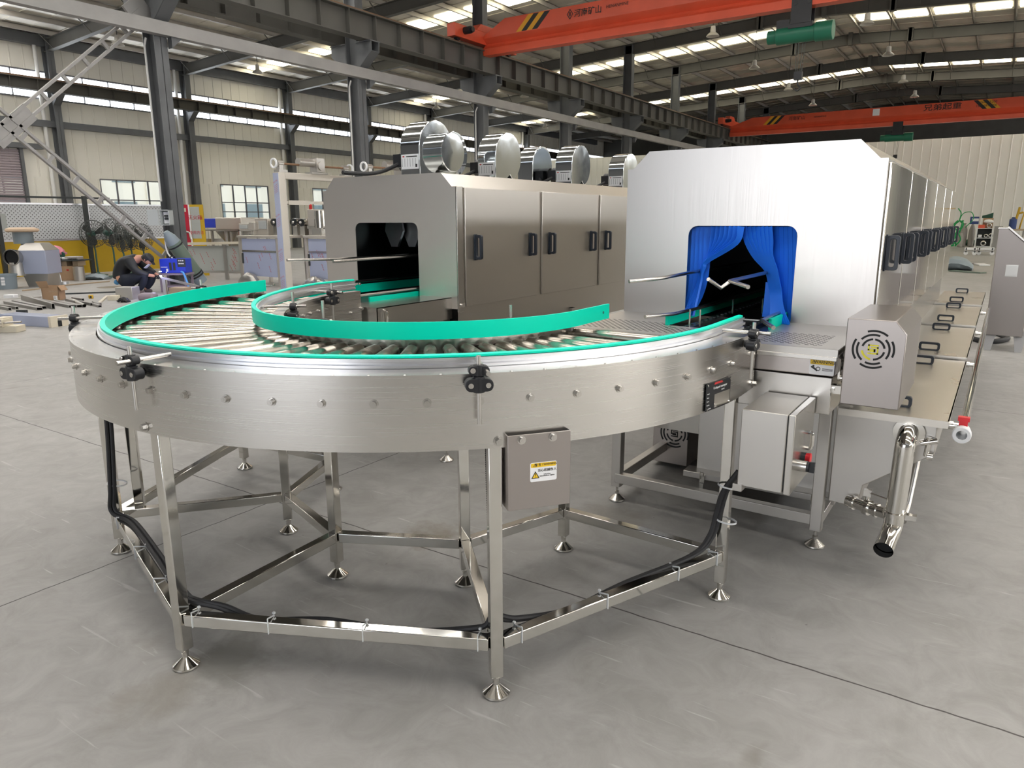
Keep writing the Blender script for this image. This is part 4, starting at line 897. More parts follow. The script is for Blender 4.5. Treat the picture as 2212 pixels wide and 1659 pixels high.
# ---- left tunnel dryer with the blower fans
xl, xr, yf, ye, zb, zs, zt, ch = -3.87, -2.735, 3.5, 9.2, .92, 1.648, 1.73, .11
WL = thing('tunnel_dryer', (-3.3, 3.4, 0), 'stainless tunnel dryer with an open dark mouth and round blowers along its roof', 'washing machine', 'tunnel washers')
one('front_plate', 'brushed_left', lambda m: front_plate(m, xl, xr, yf, .92, zs, zt, ch, (-3.58, -3.04, 1.439)), WL)
one('hood', 'brushed_side', lambda m: hood(m, xl + .004, xr - .004, yf + .004, ye, .80, zs - .002, zt - .002, ch), WL, flat=True)
one('shade_lining', 'inside_dark', lambda m: tunnel(m, -3.78, -2.83, yf + .02, 8.4, .93, 1.6), WL, flat=True)
one('corner_strip', 'steel', lambda m: m.box(xr - .004, xr + .006, yf, yf + .06, .90, zs), WL, bevel=.002)
for i in range(6):
    a = 3.575 + .895 * i
    d = one('door', 'brushed_side', lambda m: m.box(xr - .004, xr + .010, a, a + .83, .93, zs - .004), WL, bevel=.003)
    for q in (.10, .735): one('door_handle', 'handle_blueblack', lambda m: ring_handle(m, xr + .010, a + q, 1.288), d, bevel=.003)
one('base_frame', 'brushed_side', lambda m: (m.box(xl + .03, xr - .06, yf + .1, ye, .66, .80), m.box(xr - .07, xr - .05, 3.0, ye, .74, .80)), WL)
for x, y in ((-2.714, 3.328), (-3.85, 3.33), (-2.78, 5.0), (-3.85, 5.0), (-2.78, 7.4), (-3.85, 7.4)):
    l = one('leg', 'steel_dull', lambda m: m.cbox((x, y, .43), (.05, .05, .70)), WL, bevel=.003)
    one('levelling_foot', 'steel', lambda m: m.lathe(FOOT, (x, y, 0), n=20), l)
ot = one('outfeed_tray', 'steel', lambda m: (m.box(-3.87, -3.56, 2.855, yf, .986, .99), m.box(-3.04, -2.783, 2.855, yf, .986, .99), m.box(-3.56, -3.04, 2.855, 3.0, .986, .99), m.box(-3.87, -2.783, 2.85, 2.854, .86, .99), m.box(-2.787, -2.783, 2.85, yf, .86, .99)), WL)
one('lower_trough', 'steel', lambda m: m.box(-3.8, -2.80, 2.87, yf, .74, .855), WL)
one('latch', 'polished', lambda m: (m.box(-2.783, -2.776, 2.9, 2.92, .86, .97), m.tube(spline([(-2.775, 2.91, .975), (-2.764, 2.91, .95), (-2.768, 2.91, .87)], 4), .006, 6), m.box(-2.738, -2.725, 3.505, 3.56, .93, .955), m.cyl((-2.728, 3.52, .942), (-2.71, 3.52, .942), .012)), WL)
for x in (-3.545, -3.065): one('inner_guide', 'green_plastic', lambda m: m.box(x - .006, x + .006, 2.98 if x < -3.3 else 3.08, 8, .985, 1.038 if x < -3.3 else 1.014), WL)
one('chain_conveyor', 'inside_dark', lambda m: m.box(-3.5, -3.1, 3.0, 8, .955, .975), WL)
for pts in ([E_(620, 562, 2.9), (-3.50, 3.25, 1.215), (-3.50, 7, 1.215)], [E_(720, 565, 2.9), E_(800, 559, 3.2), E_(905, 552, 3.58), (-3.12, 7, 1.215)], [E_(750, 643, 2.9), E_(790, 637, 3.05), E_(905, 622, 3.52), (-3.1, 7, 1.035)], [(-3.53, 2.98, 1.06), (-3.52, 7, 1.06)]): rod('guide_rod', pts, .0085, WL)
for px, y in ((851, 3.9), (889, 3.95)):
    q = gy(px, 505, y); one('air_nozzle', 'aluminium', lambda m: m.prism([(q.x + a, y, q.z + b) for a, b in ((-.06, .15), (.06, .15), (.085, .02), (.03, -.09), (-.03, -.09), (-.085, .02))], (0, .02, 0)), WL)
# blowers
def blower(x, y, z0, R=.168, th=.16, lab=True):
    zc = z0 + .178
    m = MB()
    prof = []
    n = 26
    for i in range(n + 1):
        a = rad(180 - 250 * i / n); prof.append((y + R * math.cos(a), zc + R * (1 + .06 * math.cos(a)) * math.sin(a)))
    prof += [(y + .02, z0 + .05), (y - .01, z0 + .03), (y - .03, z0), (y - R, z0)]
    c = (y - .03, zc - .03); m.prism([(x - th / 2, a, b) for a, b in prof], (th, 0, 0))
    o = build(m, 'blower', 'galvanized', WL, ang=25, bevel=.004)
    if lab:
        Bq = basis((x, y - R - .001, z0 + .085), (1, 0, 0), (0, 0, 1))
        one('rating_plate', ['label_white', 'label_black', 'label_red'], lambda m: (setattr(m, 'M', Bq), m.box(-.072, .072, -.045, .045, 0, .001), setattr(m, 'k', 1), [m.box(-.065 + .022 * i, -.063 + .022 * i, -.03, .02, .001, .0015) for i in range(6)], m.box(-.03, .06, .028, .034, .001, .0015), m.box(.045, .06, -.035, -.015, .001, .0015), setattr(m, 'k', 2), m.box(-.06, -.045, .028, .036, .001, .0015)), o)
        one('fan_motor', 'black_plastic', lambda m: (m.cyl((x - th / 2 - .10, y - .02, zc - .08), (x - th / 2, y - .02, zc - .08), .07, n=20), m.box(x - th / 2 - .09, x - th / 2 - .01, y - .14, y - .06, zc - .12, zc - .04)), o)
        one('cable', 'black_rubber', lambda m: m.tube(spline([(x - th / 2 - .05, y - .13, zc - .1), (x - th / 2 - .12, y - .22, z0 + .03), (x - th / 2 - .16, y - .33, z0 + .012), (x - th / 2 - .18, y - .5, z0 + .012)], 6), .013, 8), o)
for y in (3.79, 4.62, 5.74, 6.75): blower(-3.19, y, zt)
blower(-3.36, 4.2, zt, .15, .15, False); blower(-3.46, 5.55, zt, .16, .15, False); blower(-3.19, 7.4, zt); blower(-3.19, 7.9, zt, .165, .16, False)
one('fan_drum', 'galvanized', lambda m: m.lathe([(.122, 0), (.122, .075), (.118, .08), (.001, .082)], (-3.11, 3.86, zt + .15), (1, 0, 0), 32), WL)
# ================================================================== left background
def pxb(x0, y0, x1, y1, Y, dep):        # box whose front face fills that part of the view at depth Y
    xm, ym = (x0 + x1) / 2, (y0 + y1) / 2
    return (gy(x0, ym, Y).x, gy(x1, ym, Y).x, Y, Y + dep, gy(xm, y1, Y).z, gy(xm, y0, Y).z)
def bb(m, t): return m.box(*t)
# --- perforated screens with yellow foot boards
XS = -22.0
def screen(pa, pb, lab):
    a = gx(pa, 480, XS).y if pa > -900 else 4.6; b = gx(pb, 480, XS).y
    zt = gx(120, 440.5, XS).z; zm = gx(120, 518, XS).z
    t = thing('perforated_screen', (XS, a, 0), lab, 'partition', 'perforated screens')
    one('plain_field', 'panel_perforated' if 0 else 'film_grey', lambda m: m.box(XS + .025, XS + .036, a + (b - a) * .42, a + (b - a) * .68, zm + (zt - zm) * .28, zt - (zt - zm) * .28), t, flat=True) if pa < 0 else None
    one('perforated_sheet', 'panel_perforated', lambda m: m.box(XS, XS + .03, a, b, zm, zt), t, flat=True)
    one('foot_board', 'panel_yellow', lambda m: m.box(XS, XS + .035, a, b, .02, zm - .03), t, flat=True)
    one('edge_frame', 'aluminium', lambda m: [m.box(XS - .01, XS + .05, a, b, z - .025, z + .02) for z in (zm, zt)] + [m.box(XS - .01, XS + .05, q - .02, q + .02, zm, zt) for q in (a, b)], t, flat=True)
    return zt
zt = screen(-999, 184, 'white perforated screen with a yellow foot board behind the duct fitting')
screen(192, 376, 'white perforated screen with a yellow foot board behind the pedestal fans')
for p, lab in ((188, 'black steel post between the two perforated screens'), (-4, 'black steel post at the left edge of the photo')):
    y = gx(p, 480, XS + .3).y; single('screen_post', 'post_black', lambda m: m.box(XS + .25, XS + .35, y - .05, y + .05, 0, zt + .22), lab, 'post', 'screen posts', flat=True)
y1 = gx(236, 433, XS + .3).y; single('top_bar', 'post_black', lambda m: m.box(XS + .27, XS + .33, 4.5, y1, zt + .14, zt + .19), 'thin dark bar running along the top of the perforated screens', 'bar', flat=True)
# --- pedestal fans
def pfan(x, y, hz, yaw, lab, col='fan_green'):
    t = thing('pedestal_fan', (x, y, 0), lab, 'fan', 'pedestal fans'); R = .37; c = V((x, y, hz)); d = V((math.cos(yaw), math.sin(yaw), 0)); s = V((-d.y, d.x, 0)); u = V((0, 0, 1))
    one('base', 'fan_green', lambda m: m.lathe([(.001, .0), (.24, 0), (.24, .02), (.06, .06), (.03, .1)], (x, y, 0), n=20), t)
    one('pole', 'fan_green', lambda m: m.tube([(x, y, .05), (x, y, hz * .6), c - d * .08 - u * .06], [.026, .022, .018], 10), t)
    one('motor', col, lambda m: m.lathe([(.001, -.2), (.07, -.19), (.09, -.12), (.085, -.02), (.04, .0), (.03, .04)], c, d, 18), t)
    def cage(m):
        for r, o in ((R, 0), (R * .97, .06), (R * .97, -.06), (R * .72, .1), (R * .72, -.1), (R * .4, .115), (R * .4, -.12)): m.tube([c + d * o + (s * math.cos(2 * PI * k / 24) + u * math.sin(2 * PI * k / 24)) * r for k in range(25)], .006, 4, False)
        for k in range(26):
            e = s * math.cos(2 * PI * k / 26) + u * math.sin(2 * PI * k / 26); m.tube([c + d * .115 + e * .06, c + d * .1 + e * R * .72, c + d * .06 + e * R * .97, c + e * R, c - d * .06 + e * R * .97, c - d * .1 + e * R * .72, c - d * .12 + e * .07], .0045, 4, False)
    one('cage', 'fan_wire', cage, t)
    def bl(m):
        for k in range(3):
            e = s * math.cos(2 * PI * k / 3 + .4) + u * math.sin(2 * PI * k / 3 + .4); f = d.cross(e)
            m.rows([[c + e * r + f * w + d * q, c + e * r - f * w - d * q, c + e * r - f * w - d * (q - .006), c + e * r + f * w + d * (q + .006)] for r, w, q in ((.05, .03, .015), (.15, .07, .03), (.25, .09, .03), (.32, .06, .02))])
    one('blades', 'post_black', bl, t)
for (px, py, hx, hy, yw, lab, col) in ((213, 595, 197, 505, .05, 'green pedestal fan turned edge-on, leftmost of the fans by the screens', 'fan_green'), (252, 598, 221, 503, .5, 'green pedestal fan with a green motor, second from the left by the screens', 'fan_green'), (274, 604, 266, 512, .75, 'pedestal fan with a dark motor between the green fans and the crouching welder', 'post_black'), (290, 590, 295, 512, .6, 'dark pedestal fan behind the crouching welder', 'post_black'), (316, 593, 314, 512, .3, 'black pedestal fan directly above the welder, rightmost of the fans', 'post_black')):
    g = gz(px, py); k = g.x if 1 else 0; pfan(g.x, g.y, 1.45 + (gx(hx, hy, g.x).z - 1.45), yw, lab, col)
# ------------------------------------------------------------------ a frame square to the view for the things that face the camera
RH = V((RT.x, RT.y, 0)).normalized(); FH = V((-RH.y, RH.x, 0))
CAMF = Matrix(((RH.x, FH.x, 0, 0), (RH.y, FH.y, 0, 0), (0, 0, 1, 0), (0, 0, 0, 1))); CAMI = CAMF.inverted()
_gy, _gz, _thing, _basis, _E = gy, gz, thing, basis, E_
def gw(x, y, w): d = _ray(x, y); return CAMI @ (EYE + d * (w / d.dot(FH)))
def W_(x, y): return (CAMI @ _gz(x, y)).y
def local_on():
    global gy, gz, thing, basis, E_
    MB.DEF = CAMF; gy = gw; gz = lambda x, y, z=0.: CAMI @ _gz(x, y, z); thing = lambda n, l, *a, **k: _thing(n, CAMF @ V(l), *a, **k); basis = lambda o, r, u: CAMF @ _basis(o, r, u); E_ = lambda x, y, w: tuple(gw(x, y, w))
def local_off():
    global gy, gz, thing, basis, E_
    MB.DEF = None; gy, gz, thing, basis, E_ = _gy, _gz, _thing, _basis, _E
local_on()
# --- duct fitting with round elbow
Y = W_(77, 619) - .1
b = pxb(42, 541, 100, 592, Y, .55)
t = thing('duct_fitting', ((b[0] + b[1]) / 2, Y, 0), 'boxy sheet-metal duct fitting with a round elbow and a capped outlet on top', 'duct')
one('body', 'film_blue', lambda m: bb(m, b), t, bevel=.01)
p = pxb(52, 592, 104, 622, Y + .05, .45); one('pedestal', 'steel_dull', lambda m: m.prism([(b[0] + .02, Y + .02, b[4]), (b[1] - .02, Y + .02, b[4]), (b[1] - .05, Y + .02, 0), (b[0] + .12, Y + .02, 0)], (0, .45, 0)), t)
tp = gy(60, 525, Y).z; one('hopper', 'steel_dull', lambda m: m.rows([[(b[0], Y, b[5]), (b[1], Y, b[5]), (b[1], Y + .55, b[5]), (b[0], Y + .55, b[5])], [(b[0] + .05, Y + .1, tp), (b[1] - .15, Y + .1, tp), (b[1] - .15, Y + .45, tp), (b[0] + .05, Y + .45, tp)]]), t, flat=True)
c = gy(50, 513, Y + .25); n1 = gy(31, 513, Y + .25).x; n2 = gy(69, 513, Y + .25).x
one('neck', 'duct_grey', lambda m: m.cyl((c.x, Y + .25, tp - .02), (c.x, Y + .25, gy(50, 500, Y + .25).z), (n2 - n1) / 2, n=28), t)
one('cap', 'sand_paper', lambda m: m.lathe([(.001, 0), ((n2 - n1) * .75, 0), ((n2 - n1) * .84, .03), ((n2 - n1) * .8, .07), ((n2 - n1) * .6, .1), (.001, .1)], (c.x, Y + .25, gy(50, 501, Y + .25).z), n=28), t)
e0 = gy(24, 556, Y - .2); one('elbow', 'steel', lambda m: (m.tube(spline([e0, e0 + V((-.02, .16, .0)), e0 + V((0.02, .34, -.06)), e0 + V((.22, .42, -.1))], 5), .165, 24, False), m.lathe([(.165, 0), (.185, .0), (.185, .03), (.165, .03)], e0, (0, 1, 0), 24)), t)
one('elbow_throat', 'dark_hole', lambda m: m.cyl(e0 + V((0, .06, 0)), e0 + V((0, .07, 0)), .16, n=24), t)
one('elbow_drop', 'steel_dull', lambda m: m.cyl(e0 + V((-.05, .2, -.12)), e0 + V((-.05, .2, -.42)), .15, .17, n=24), t)
Y -= .35; c = gy(11, 597, Y - .1); single('grey_tub', ['duct_grey', 'label_white'], lambda m: (m.lathe([(.20, 0), (.22, .3), (.235, .3), (.235, .33), (.21, .33), (.18, .02), (.001, .02)], (c.x, Y - .1, 0), n=26), setattr(m, 'k', 1), [m.cbox((c.x + .09, Y - .325, z), (.07, .012, .05), .35) for z in (.25, .18, .12)]), 'blue-grey plastic tub with three small labels beside the duct fitting', 'tub')
# --- table with clutter, big carton, drum, chair, cloth
Y = W_(128, 606)
b = pxb(98, 575, 158, 604, Y, .5); ct = gy(128, 575, Y).z; single('large_carton', ['cardboard', 'label_red'], lambda m: (m.box(b[0], b[1], Y, Y + .5, 0, ct), setattr(m, 'k', 1), m.box(b[1] - .16, b[1] - .1, Y - .003, Y, ct - .12, ct - .08)), 'large brown carton standing under the cluttered board', 'box', bevel=.006)
b = pxb(100, 562, 168, 566, Y - .05, .7); bt = b[5]
t = thing('board_table', ((b[0] + b[1]) / 2, Y, ct), 'dark board on wooden blocks forming a low table on the large carton', 'table'); one('table_top', 'post_black', lambda m: m.box(b[0], b[1], Y - .05, Y + .6, bt - .03, bt), t)
for q in (.12, .5, .85): one('block', 'wood', lambda m: m.box(b[0] + (b[1] - b[0]) * q - .08, b[0] + (b[1] - b[0]) * q + .05, Y + .05, Y + .4, ct, bt - .03), t)
for (xa, ya, xb, yb, mt, nm, lab, cat) in ((101, 556, 116, 562, 'label_white', 'white_box', 'white box on the left of the cluttered board', 'box'), (123, 557, 131, 562, 'steel', 'metal_part', 'small metal part in the middle of the cluttered board', 'metal part'), (133, 557, 145, 562, 'label_white', 'paper_stack', 'white papers near the middle of the cluttered board', 'papers'), (138, 550, 168, 557, 'sack', 'plastic_bag', 'pale crumpled plastic bag at the back of the cluttered board', 'bag'), (146, 557, 166, 561, 'black_rubber', 'black_tool', 'black tool at the right end of the cluttered board', 'tool')):
    b = pxb(xa, ya, xb, yb, Y + .15, .25); single(nm, mt, lambda m: m.box(b[0], b[1], b[2], b[3], bt, bt + max(.04, (b[5] - b[4]))), lab, cat, bevel=.015)
def cloth(m, x0, x1, y, z0, z1, d=.3):
    random.seed(3); n = 9; R = []
    for i in range(n):
        t_ = i / (n - 1); R.append([V((x0 + (x1 - x0) * t_ + random.uniform(-.02, .02), y + d * (.5 + .5 * math.cos(a)) + random.uniform(-.02, .02), z0 + (z1 - z0) * (.5 + .5 * math.sin(a)) * (math.sin(PI * (.12 + .8 * t_)) ** .7) + random.uniform(-.015, .015))) for a in [2 * PI * k / 10 for k in range(10)]])
    m.rows(R)
b = pxb(100, 543, 119, 566, Y + .3, .3); t = thing('teal_chair', ((b[0] + b[1]) / 2, Y + .7, 0), 'dark teal plastic chair back showing behind the cluttered board', 'chair')
one('backrest', 'fan_green', lambda m: m.rows([[(b[0] + (b[1] - b[0]) * u, Y + .7 + .05 * math.sin(PI * u), b[4] + (b[5] - b[4]) * w * (1 - .25 * u * u * (w > .5))) for u, w in ((0, 0), (.3, 0), (.7, 0), (1, 0), (1, 1), (.7, 1), (.3, 1), (0, 1))], [(b[0] + (b[1] - b[0]) * u, Y + .74 + .05 * math.sin(PI * u), b[4] + (b[5] - b[4]) * w * (1 - .25 * u * u * (w > .5))) for u, w in ((0, 0), (.3, 0), (.7, 0), (1, 0), (1, 1), (.7, 1), (.3, 1), (0, 1))]]), t)
one('seat', 'fan_green', lambda m: m.box(b[0], b[1], Y + .72, Y + 1.1, b[4] - .03, b[4]), t); [one('leg', 'post_black', lambda m: m.cyl((x, y, 0), (x, y, b[4]), .015, n=8), t) for x in (b[0] + .03, b[1] - .03) for y in (Y + .75, Y + 1.07)]
p = pxb(96, 530, 132, 551, Y + .72, .3); single('pink_cloth', 'pink_cloth', lambda m: cloth(m, p[0], p[1], Y + .68, p[4], p[5]), 'crumpled pink cloth draped over the teal chair', 'cloth')
DY = Y - .1; c = gy(168, 590, DY); r = abs(gy(179, 590, DY).x - gy(157, 590, DY).x) / 2; c.x += .03; single('metal_drum', 'steel_dull', lambda m: m.lathe([(r, 0), (r, gy(168, 576, DY).z), (r - .01, gy(168, 576, DY).z), (r - .01, .02), (.001, .02)], (c.x, DY, 0), n=28), 'open grey metal drum beside the large carton', 'drum')
g = gz(133, 614); t = thing('paper_stand', (g.x, g.y, 0), 'thin silver upright on a flat square base in front of the large carton', 'stand'); one('base', 'aluminium', lambda m: m.cbox((g.x, g.y, .03), (.26, .2, .06), .3), t); hz = gy(121, 572, g.y).z; one('upright', 'aluminium', lambda m: m.tube(spline([(g.x, g.y, .05), (g.x - .03, g.y, hz * .6), (g.x - .1, g.y - .02, hz - .02), (g.x - .17, g.y - .05, hz)], 5), .018, 8), t)
# open carton
g = gz(112, 649); a0, a1 = gy(91, 640, g.y).x, gy(127, 640, g.y).x; hz = gy(125, 618, g.y).z
t = thing('open_carton', ((a0 + a1) / 2, g.y, 0), 'open brown cardboard box with a raised flap in front of the steel tubes', 'box')
one('body', 'cardboard', lambda m: [m.box(a0, a1, g.y, g.y + .012, 0, hz), m.box(a0, a1, g.y + .2, g.y + .212, 0, hz), m.box(a0, a0 + .012, g.y, g.y + .212, 0, hz), m.box(a1 - .012, a1, g.y, g.y + .212, 0, hz), m.box(a0, a1, g.y, g.y + .212, 0, .012)], t)
one('flap', 'cardboard', lambda m: (m.prism([(a0 - .02, g.y, hz - .04), (a0 + (a1 - a0) * .5, g.y - .01, hz - .02), (a0 + (a1 - a0) * .47, g.y - .05, hz + .1), (a0 - .06, g.y - .05, hz + .09)], (0, .012, 0)), m.prism([(a1, g.y, hz), (a1, g.y + .2, hz), (a1 + .06, g.y + .2, hz - .09), (a1 + .06, g.y, hz - .09)], (.008, 0, .008))), t)
one('shipping_label', ['label_white', 'label_black'], lambda m: (m.box(a0 + (a1 - a0) * .68, a1 - .03, g.y - .003, g.y, .01, .09), setattr(m, 'k', 1), [m.box(a0 + (a1 - a0) * .72, a1 - .06, g.y - .004, g.y, z, z + .006) for z in (.03, .05, .07)]), t, flat=True)
Bc = basis((a0 + (a1 - a0) * .74, g.y - .002, hz * .62), (1, 0, 0), (0, 0, 1)); text('FRAGILE', .05, Bc, 0, 0, .001, 'wood', t)
# steel stock on the floor
TB = [((0, 667), (22, 671), .05, .05), ((0, 663.5), (37, 668.5), .05, .05), ((14, 656), (86, 670.5), .09, .05), ((31, 654), (95.5, 667.5), .08, .05), ((49, 648), (116, 668), .05, .10), ((75, 649), (155, 665), .09, .05), ((122, 654), (172, 664.5), .09, .05), ((147, 650), (167, 655.5), .1, .05), ((158, 647.5), (179.5, 650.5), .05, .05), ((166, 654.5), (199, 660), .06, .05), ((200, 659), (216, 664), .06, .04), ((203, 655), (216, 660), .06, .04)]
for i, (p, q, w, h) in enumerate(TB):
    a, b = gz(*p), gz(*q); z = h / 2; dd = (b - a)
    if i in (6, 7): z += .0
    single('steel_tube', 'stock_steel', lambda m: m.hollow((a.x, a.y, z), (b.x, b.y, z), w, h, .006), f'grey steel tube with an open rectangular end on the floor, {ORD[i]} from the left', 'steel tube', 'loose steel tubes on the floor', flat=True)
a, b = gz(158, 652), gz(183, 664); single('round_tube', 'steel_dull', lambda m: m.tube([(a.x, a.y, .03), (b.x, b.y, .03)], .03, 16, False), 'grey round steel tube lying among the square tubes', 'steel tube')
a, b = gz(20, 679), gz(106, 680); single('flat_bar', 'aluminium', lambda m: m.bar((a.x, a.y, .008), (b.x, b.y, .008), .05, .012), 'pale flat metal bar behind the large box beam', 'bar', flat=True)
a, b = gz(38, 677), gz(58, 677); single('dark_angle', 'post_black', lambda m: m.bar((a.x, a.y, .03), (b.x, b.y, .03), .06, .05), 'short dark steel angle between the tubes and the box beam', 'bar', flat=True)
a, b = gz(20, 698), gz(125, 705); dd = (b - a).normalized(); h = .15
t = thing('box_beam', (a.x, a.y, 0), 'large pale metal box beam with a cream end cap lying on the floor', 'beam')
one('beam', 'film_blue', lambda m: m.bar((a.x, a.y, h / 2), (b.x, b.y, h / 2), .26, h), t, bevel=.004)
s = V((dd.y, -dd.x, 0)); e = V((b.x, b.y, 0))
def f(m):
    m.bar(e + V((0, 0, h / 2 + .002)), e + dd * .05 + V((0, 0, h / 2 + .002)), .27, h + .004); m.k = 1
    c = e + dd * .0505; m.prism([c + s * x + V((0, 0, z)) for x, z in ((-.03, .005), (.03, .005), (.03, .08), (.021, .105), (0, .115), (-.021, .105), (-.03, .08))], dd * .003)
one('end_cap', ['cream', 'dark_hole'], f, t, flat=True)
b = pxb(-12, 698, 34, 716, gz(20, 716).y - .12, .2); t = thing('bench_clamp', (b[0], b[2], 0), 'beige clamp block with a screw at the left edge of the photo', 'clamp')
one('body', 'cream', lambda m: (m.box(b[0], b[1], b[2], b[3], 0, .09), m.box(b[0], b[0] + (b[1] - b[0]) * .45, b[2], b[3], .09, .2), m.box(b[0] + (b[1] - b[0]) * .3, b[0] + (b[1] - b[0]) * .5, b[2] - .05, b[2] + .12, .08, .18)), t, bevel=.005)
one('screw', 'steel', lambda m: (m.cyl((b[0] - .1, b[2] - .02, .12), (b[0] + (b[1] - b[0]) * 1.35, b[2] - .02, .15), .014, n=10), m.cyl((b[0] + .1, b[2] - .06, .13), (b[0] + .14, b[2] - .06, .13), .05, n=14)), t)
# small things on the floor
def fbox(nm, mt, x0, x1, yb, hpx, dep, lab, cat, **k):
    g = gz((x0 + x1) / 2, yb); a = gy(x0, yb, g.y).x; b = gy(x1, yb, g.y).x; h = gy((x0 + x1) / 2, yb - hpx, g.y).z
    return single(nm, mt, lambda m: m.box(a, b, g.y, g.y + dep, 0, h), lab, cat, **k)
fbox('white_block', 'label_white', 8, 30, 646, 9, .15, 'small white block on the floor left of the open carton', 'block', bevel=.01)
fbox('cream_block', 'cream', 232, 252, 649, 10, .15, 'cream block on the floor between the tubes and the welding stool', 'block', bevel=.008)
fbox('steel_stool', 'steel_dull', 251, 287, 647, 26, .3, 'grey sheet-metal box in front of the crouching welder', 'metal box', bevel=.006)
fbox('pink_bag', 'bench_mauve', 296, 332, 652, 18, .25, 'pale mauve sack on the floor in front of the crouching welder', 'sack', bevel=.06)
g = gz(263, 654); single('black_gloves', 'black_rubber', lambda m: cloth(m, g.x - .09, g.x + .09, g.y, 0, .1, .15), 'pair of black work gloves beside the welding stool', 'gloves')
g = gz(197, 645); t = thing('tape_measure', (g.x, g.y, 0), 'small yellow tape measure on the floor behind the tubes', 'tape measure'); one('case', 'cart_yellow', lambda m: m.cbox((g.x, g.y, .035), (.08, .05, .07)), t, bevel=.012); one('window', 'post_black', lambda m: m.cbox((g.x + .01, g.y - .026, .035), (.035, .004, .04)), t)
for p, q, mt, lab, nm in (((50, 629), (86, 625), 'wood', 'thin wooden lath on the floor left of the open carton', 'wood_lath'), ((135, 618), (236, 609), 'wood', 'long wooden lath on the floor behind the open carton', 'wood_lath'), ((0, 648), (90, 643), 'steel_dull', 'thin steel strip lying behind the steel tubes', 'steel_strip'), ((142, 636), (250, 632), 'post_black', 'thin dark rod on the floor near the tape measure', 'steel_rod'), ((213, 657), (232, 641), 'cream', 'pale strip leaning at an angle beside the cream block', 'plastic_strip')):
    a, b = gz(*p), gz(*q); single(nm, mt, lambda m: m.bar((a.x, a.y, .014), (b.x, b.y, .014), .05, .026), lab, 'strip', flat=True)
g = gz(199, 605); single('dark_rag', 'duct_grey', lambda m: cloth(m, g.x - .3, g.x + .3, g.y, 0, .16, .4), 'dark grey rag on the floor in front of the yellow board', 'rag')
g = gz(245, 620); single('oil_puddle', 'concrete_dirt', lambda m: m.lathe([(.001, .003), (.3, .003), (.34, .0)], (g.x, g.y, 0), n=24), 'brown stained patch on the floor left of the welder', 'puddle')
# --- electrical box on the column and its cables
ws = 16.3; b = pxb(322, 453, 366, 487, ws, .2)
t = thing('switch_box', ((b[0] + b[1]) / 2, ws, b[4]), 'grey electrical box with an open door fixed to the nearest crane column', 'electrical box')
xm = b[0] + (b[1] - b[0]) * .53
one('casing', 'box_grey', lambda m: (m.box(xm, b[1], ws + .17, ws + .2, b[4], b[5]), m.box(xm, xm + .02, ws, ws + .2, b[4], b[5]), m.box(b[1] - .02, b[1], ws, ws + .2, b[4], b[5]), m.box(xm, b[1], ws, ws + .2, b[5] - .02, b[5]), m.box(xm, b[1], ws, ws + .2, b[4], b[4] + .02)), t)
one('box_door', 'box_grey', lambda m: m.box(b[0], xm, ws - .07, ws - .04, b[4], b[5]), t)
one('breakers', ['label_white', 'post_black'], lambda m: (m.box(xm + .04, xm + .2, ws + .1, ws + .17, b[4] + .04, b[5] - .05), setattr(m, 'k', 1), m.box(xm + .06, xm + .18, ws + .08, ws + .1, b[4] + .12, b[4] + .17), m.box(xm + .06, xm + .18, ws + .08, ws + .1, b[5] - .15, b[5] - .11)), t)
one('cable', 'black_rubber', lambda m: m.tube(spline([(xm + .1, ws + .05, b[4]), (xm + .08, ws + .03, b[4] - .25), (xm + .2, ws + .05, b[4] - .5), (xm + .15, ws + .1, .3)], 6), .018, 8), t)
# --- leaning green duct
a, b = V(E_(366, 512, 16.1)), V(E_(434, 607, 16.6)); d = (b - a).normalized()
t = thing('leaning_duct', (b.x, b.y, 0), 'thick grey-green cylinder leaning between the crane column and the inclined steel panels', 'cylinder')
one('barrel', 'duct_green', lambda m: m.tube([a + d * .15, b - d * .22], .155, 28), t)
one('upper_end', 'duct_grey', lambda m: m.tube([a - d * .14, a - d * .1, a, a + d * .17], [.05, .07, .12, .15], 24), t)
one('lower_end', 'duct_grey', lambda m: m.tube([b - d * .24, b + d * .02], .143, 28), t)
one('bands', 'black_rubber', lambda m: [m.tube([a + d * q, a + d * (q + .03)], .163, 28) for q in (.2, (b - a).length - .24, (b - a).length - .18)], t)
one('hose', 'label_white', lambda m: m.tube(spline([a - d * .1, a + V((-.1, 0, -.1)), a + V((-.07, 0, -.35)), a + V((.08, -.05, -.5))], 6), .018, 8), t)
# --- welding set on its stand
Y = W_(370, 628) - .3; b = pxb(345, 559, 386, 590, Y, .3); c = pxb(386, 560, 400, 585, Y, .3)
t = thing('welding_machine', ((b[0] + b[1]) / 2, Y, b[4]), 'bright blue welding machine with a black front standing on the mauve stand', 'welding machine')
one('casing', 'welder_blue', lambda m: m.box(b[0], c[1], Y, Y + .32, b[4], b[5]), t, bevel=.008)
one('control_front', 'post_black', lambda m: m.box(c[0] - .02, c[1] + .01, Y - .012, Y, b[5] - .17, b[5]), t)
one('knobs', 'label_white', lambda m: [m.cyl((c[0] + q, Y - .02, b[5] - z), (c[0] + q, Y - .012, b[5] - z), .014, n=10) for q in (.02, .06, .1) for z in (.04, .1)], t)
one('vents', 'post_black', lambda m: [m.box(b[0] + .2 + .08 * i, b[0] + .25 + .08 * i, Y - .004, Y, b[4] + .06, b[4] + .22) for i in range(2)], t)
one('label', 'label_white', lambda m: (m.box(b[0] + .13, b[0] + .17, Y - .004, Y, b[4] + .03, b[4] + .09), m.box(b[0] + .02, b[0] + .16, Y - .004, Y, b[4] + .12, b[4] + .13)), t)
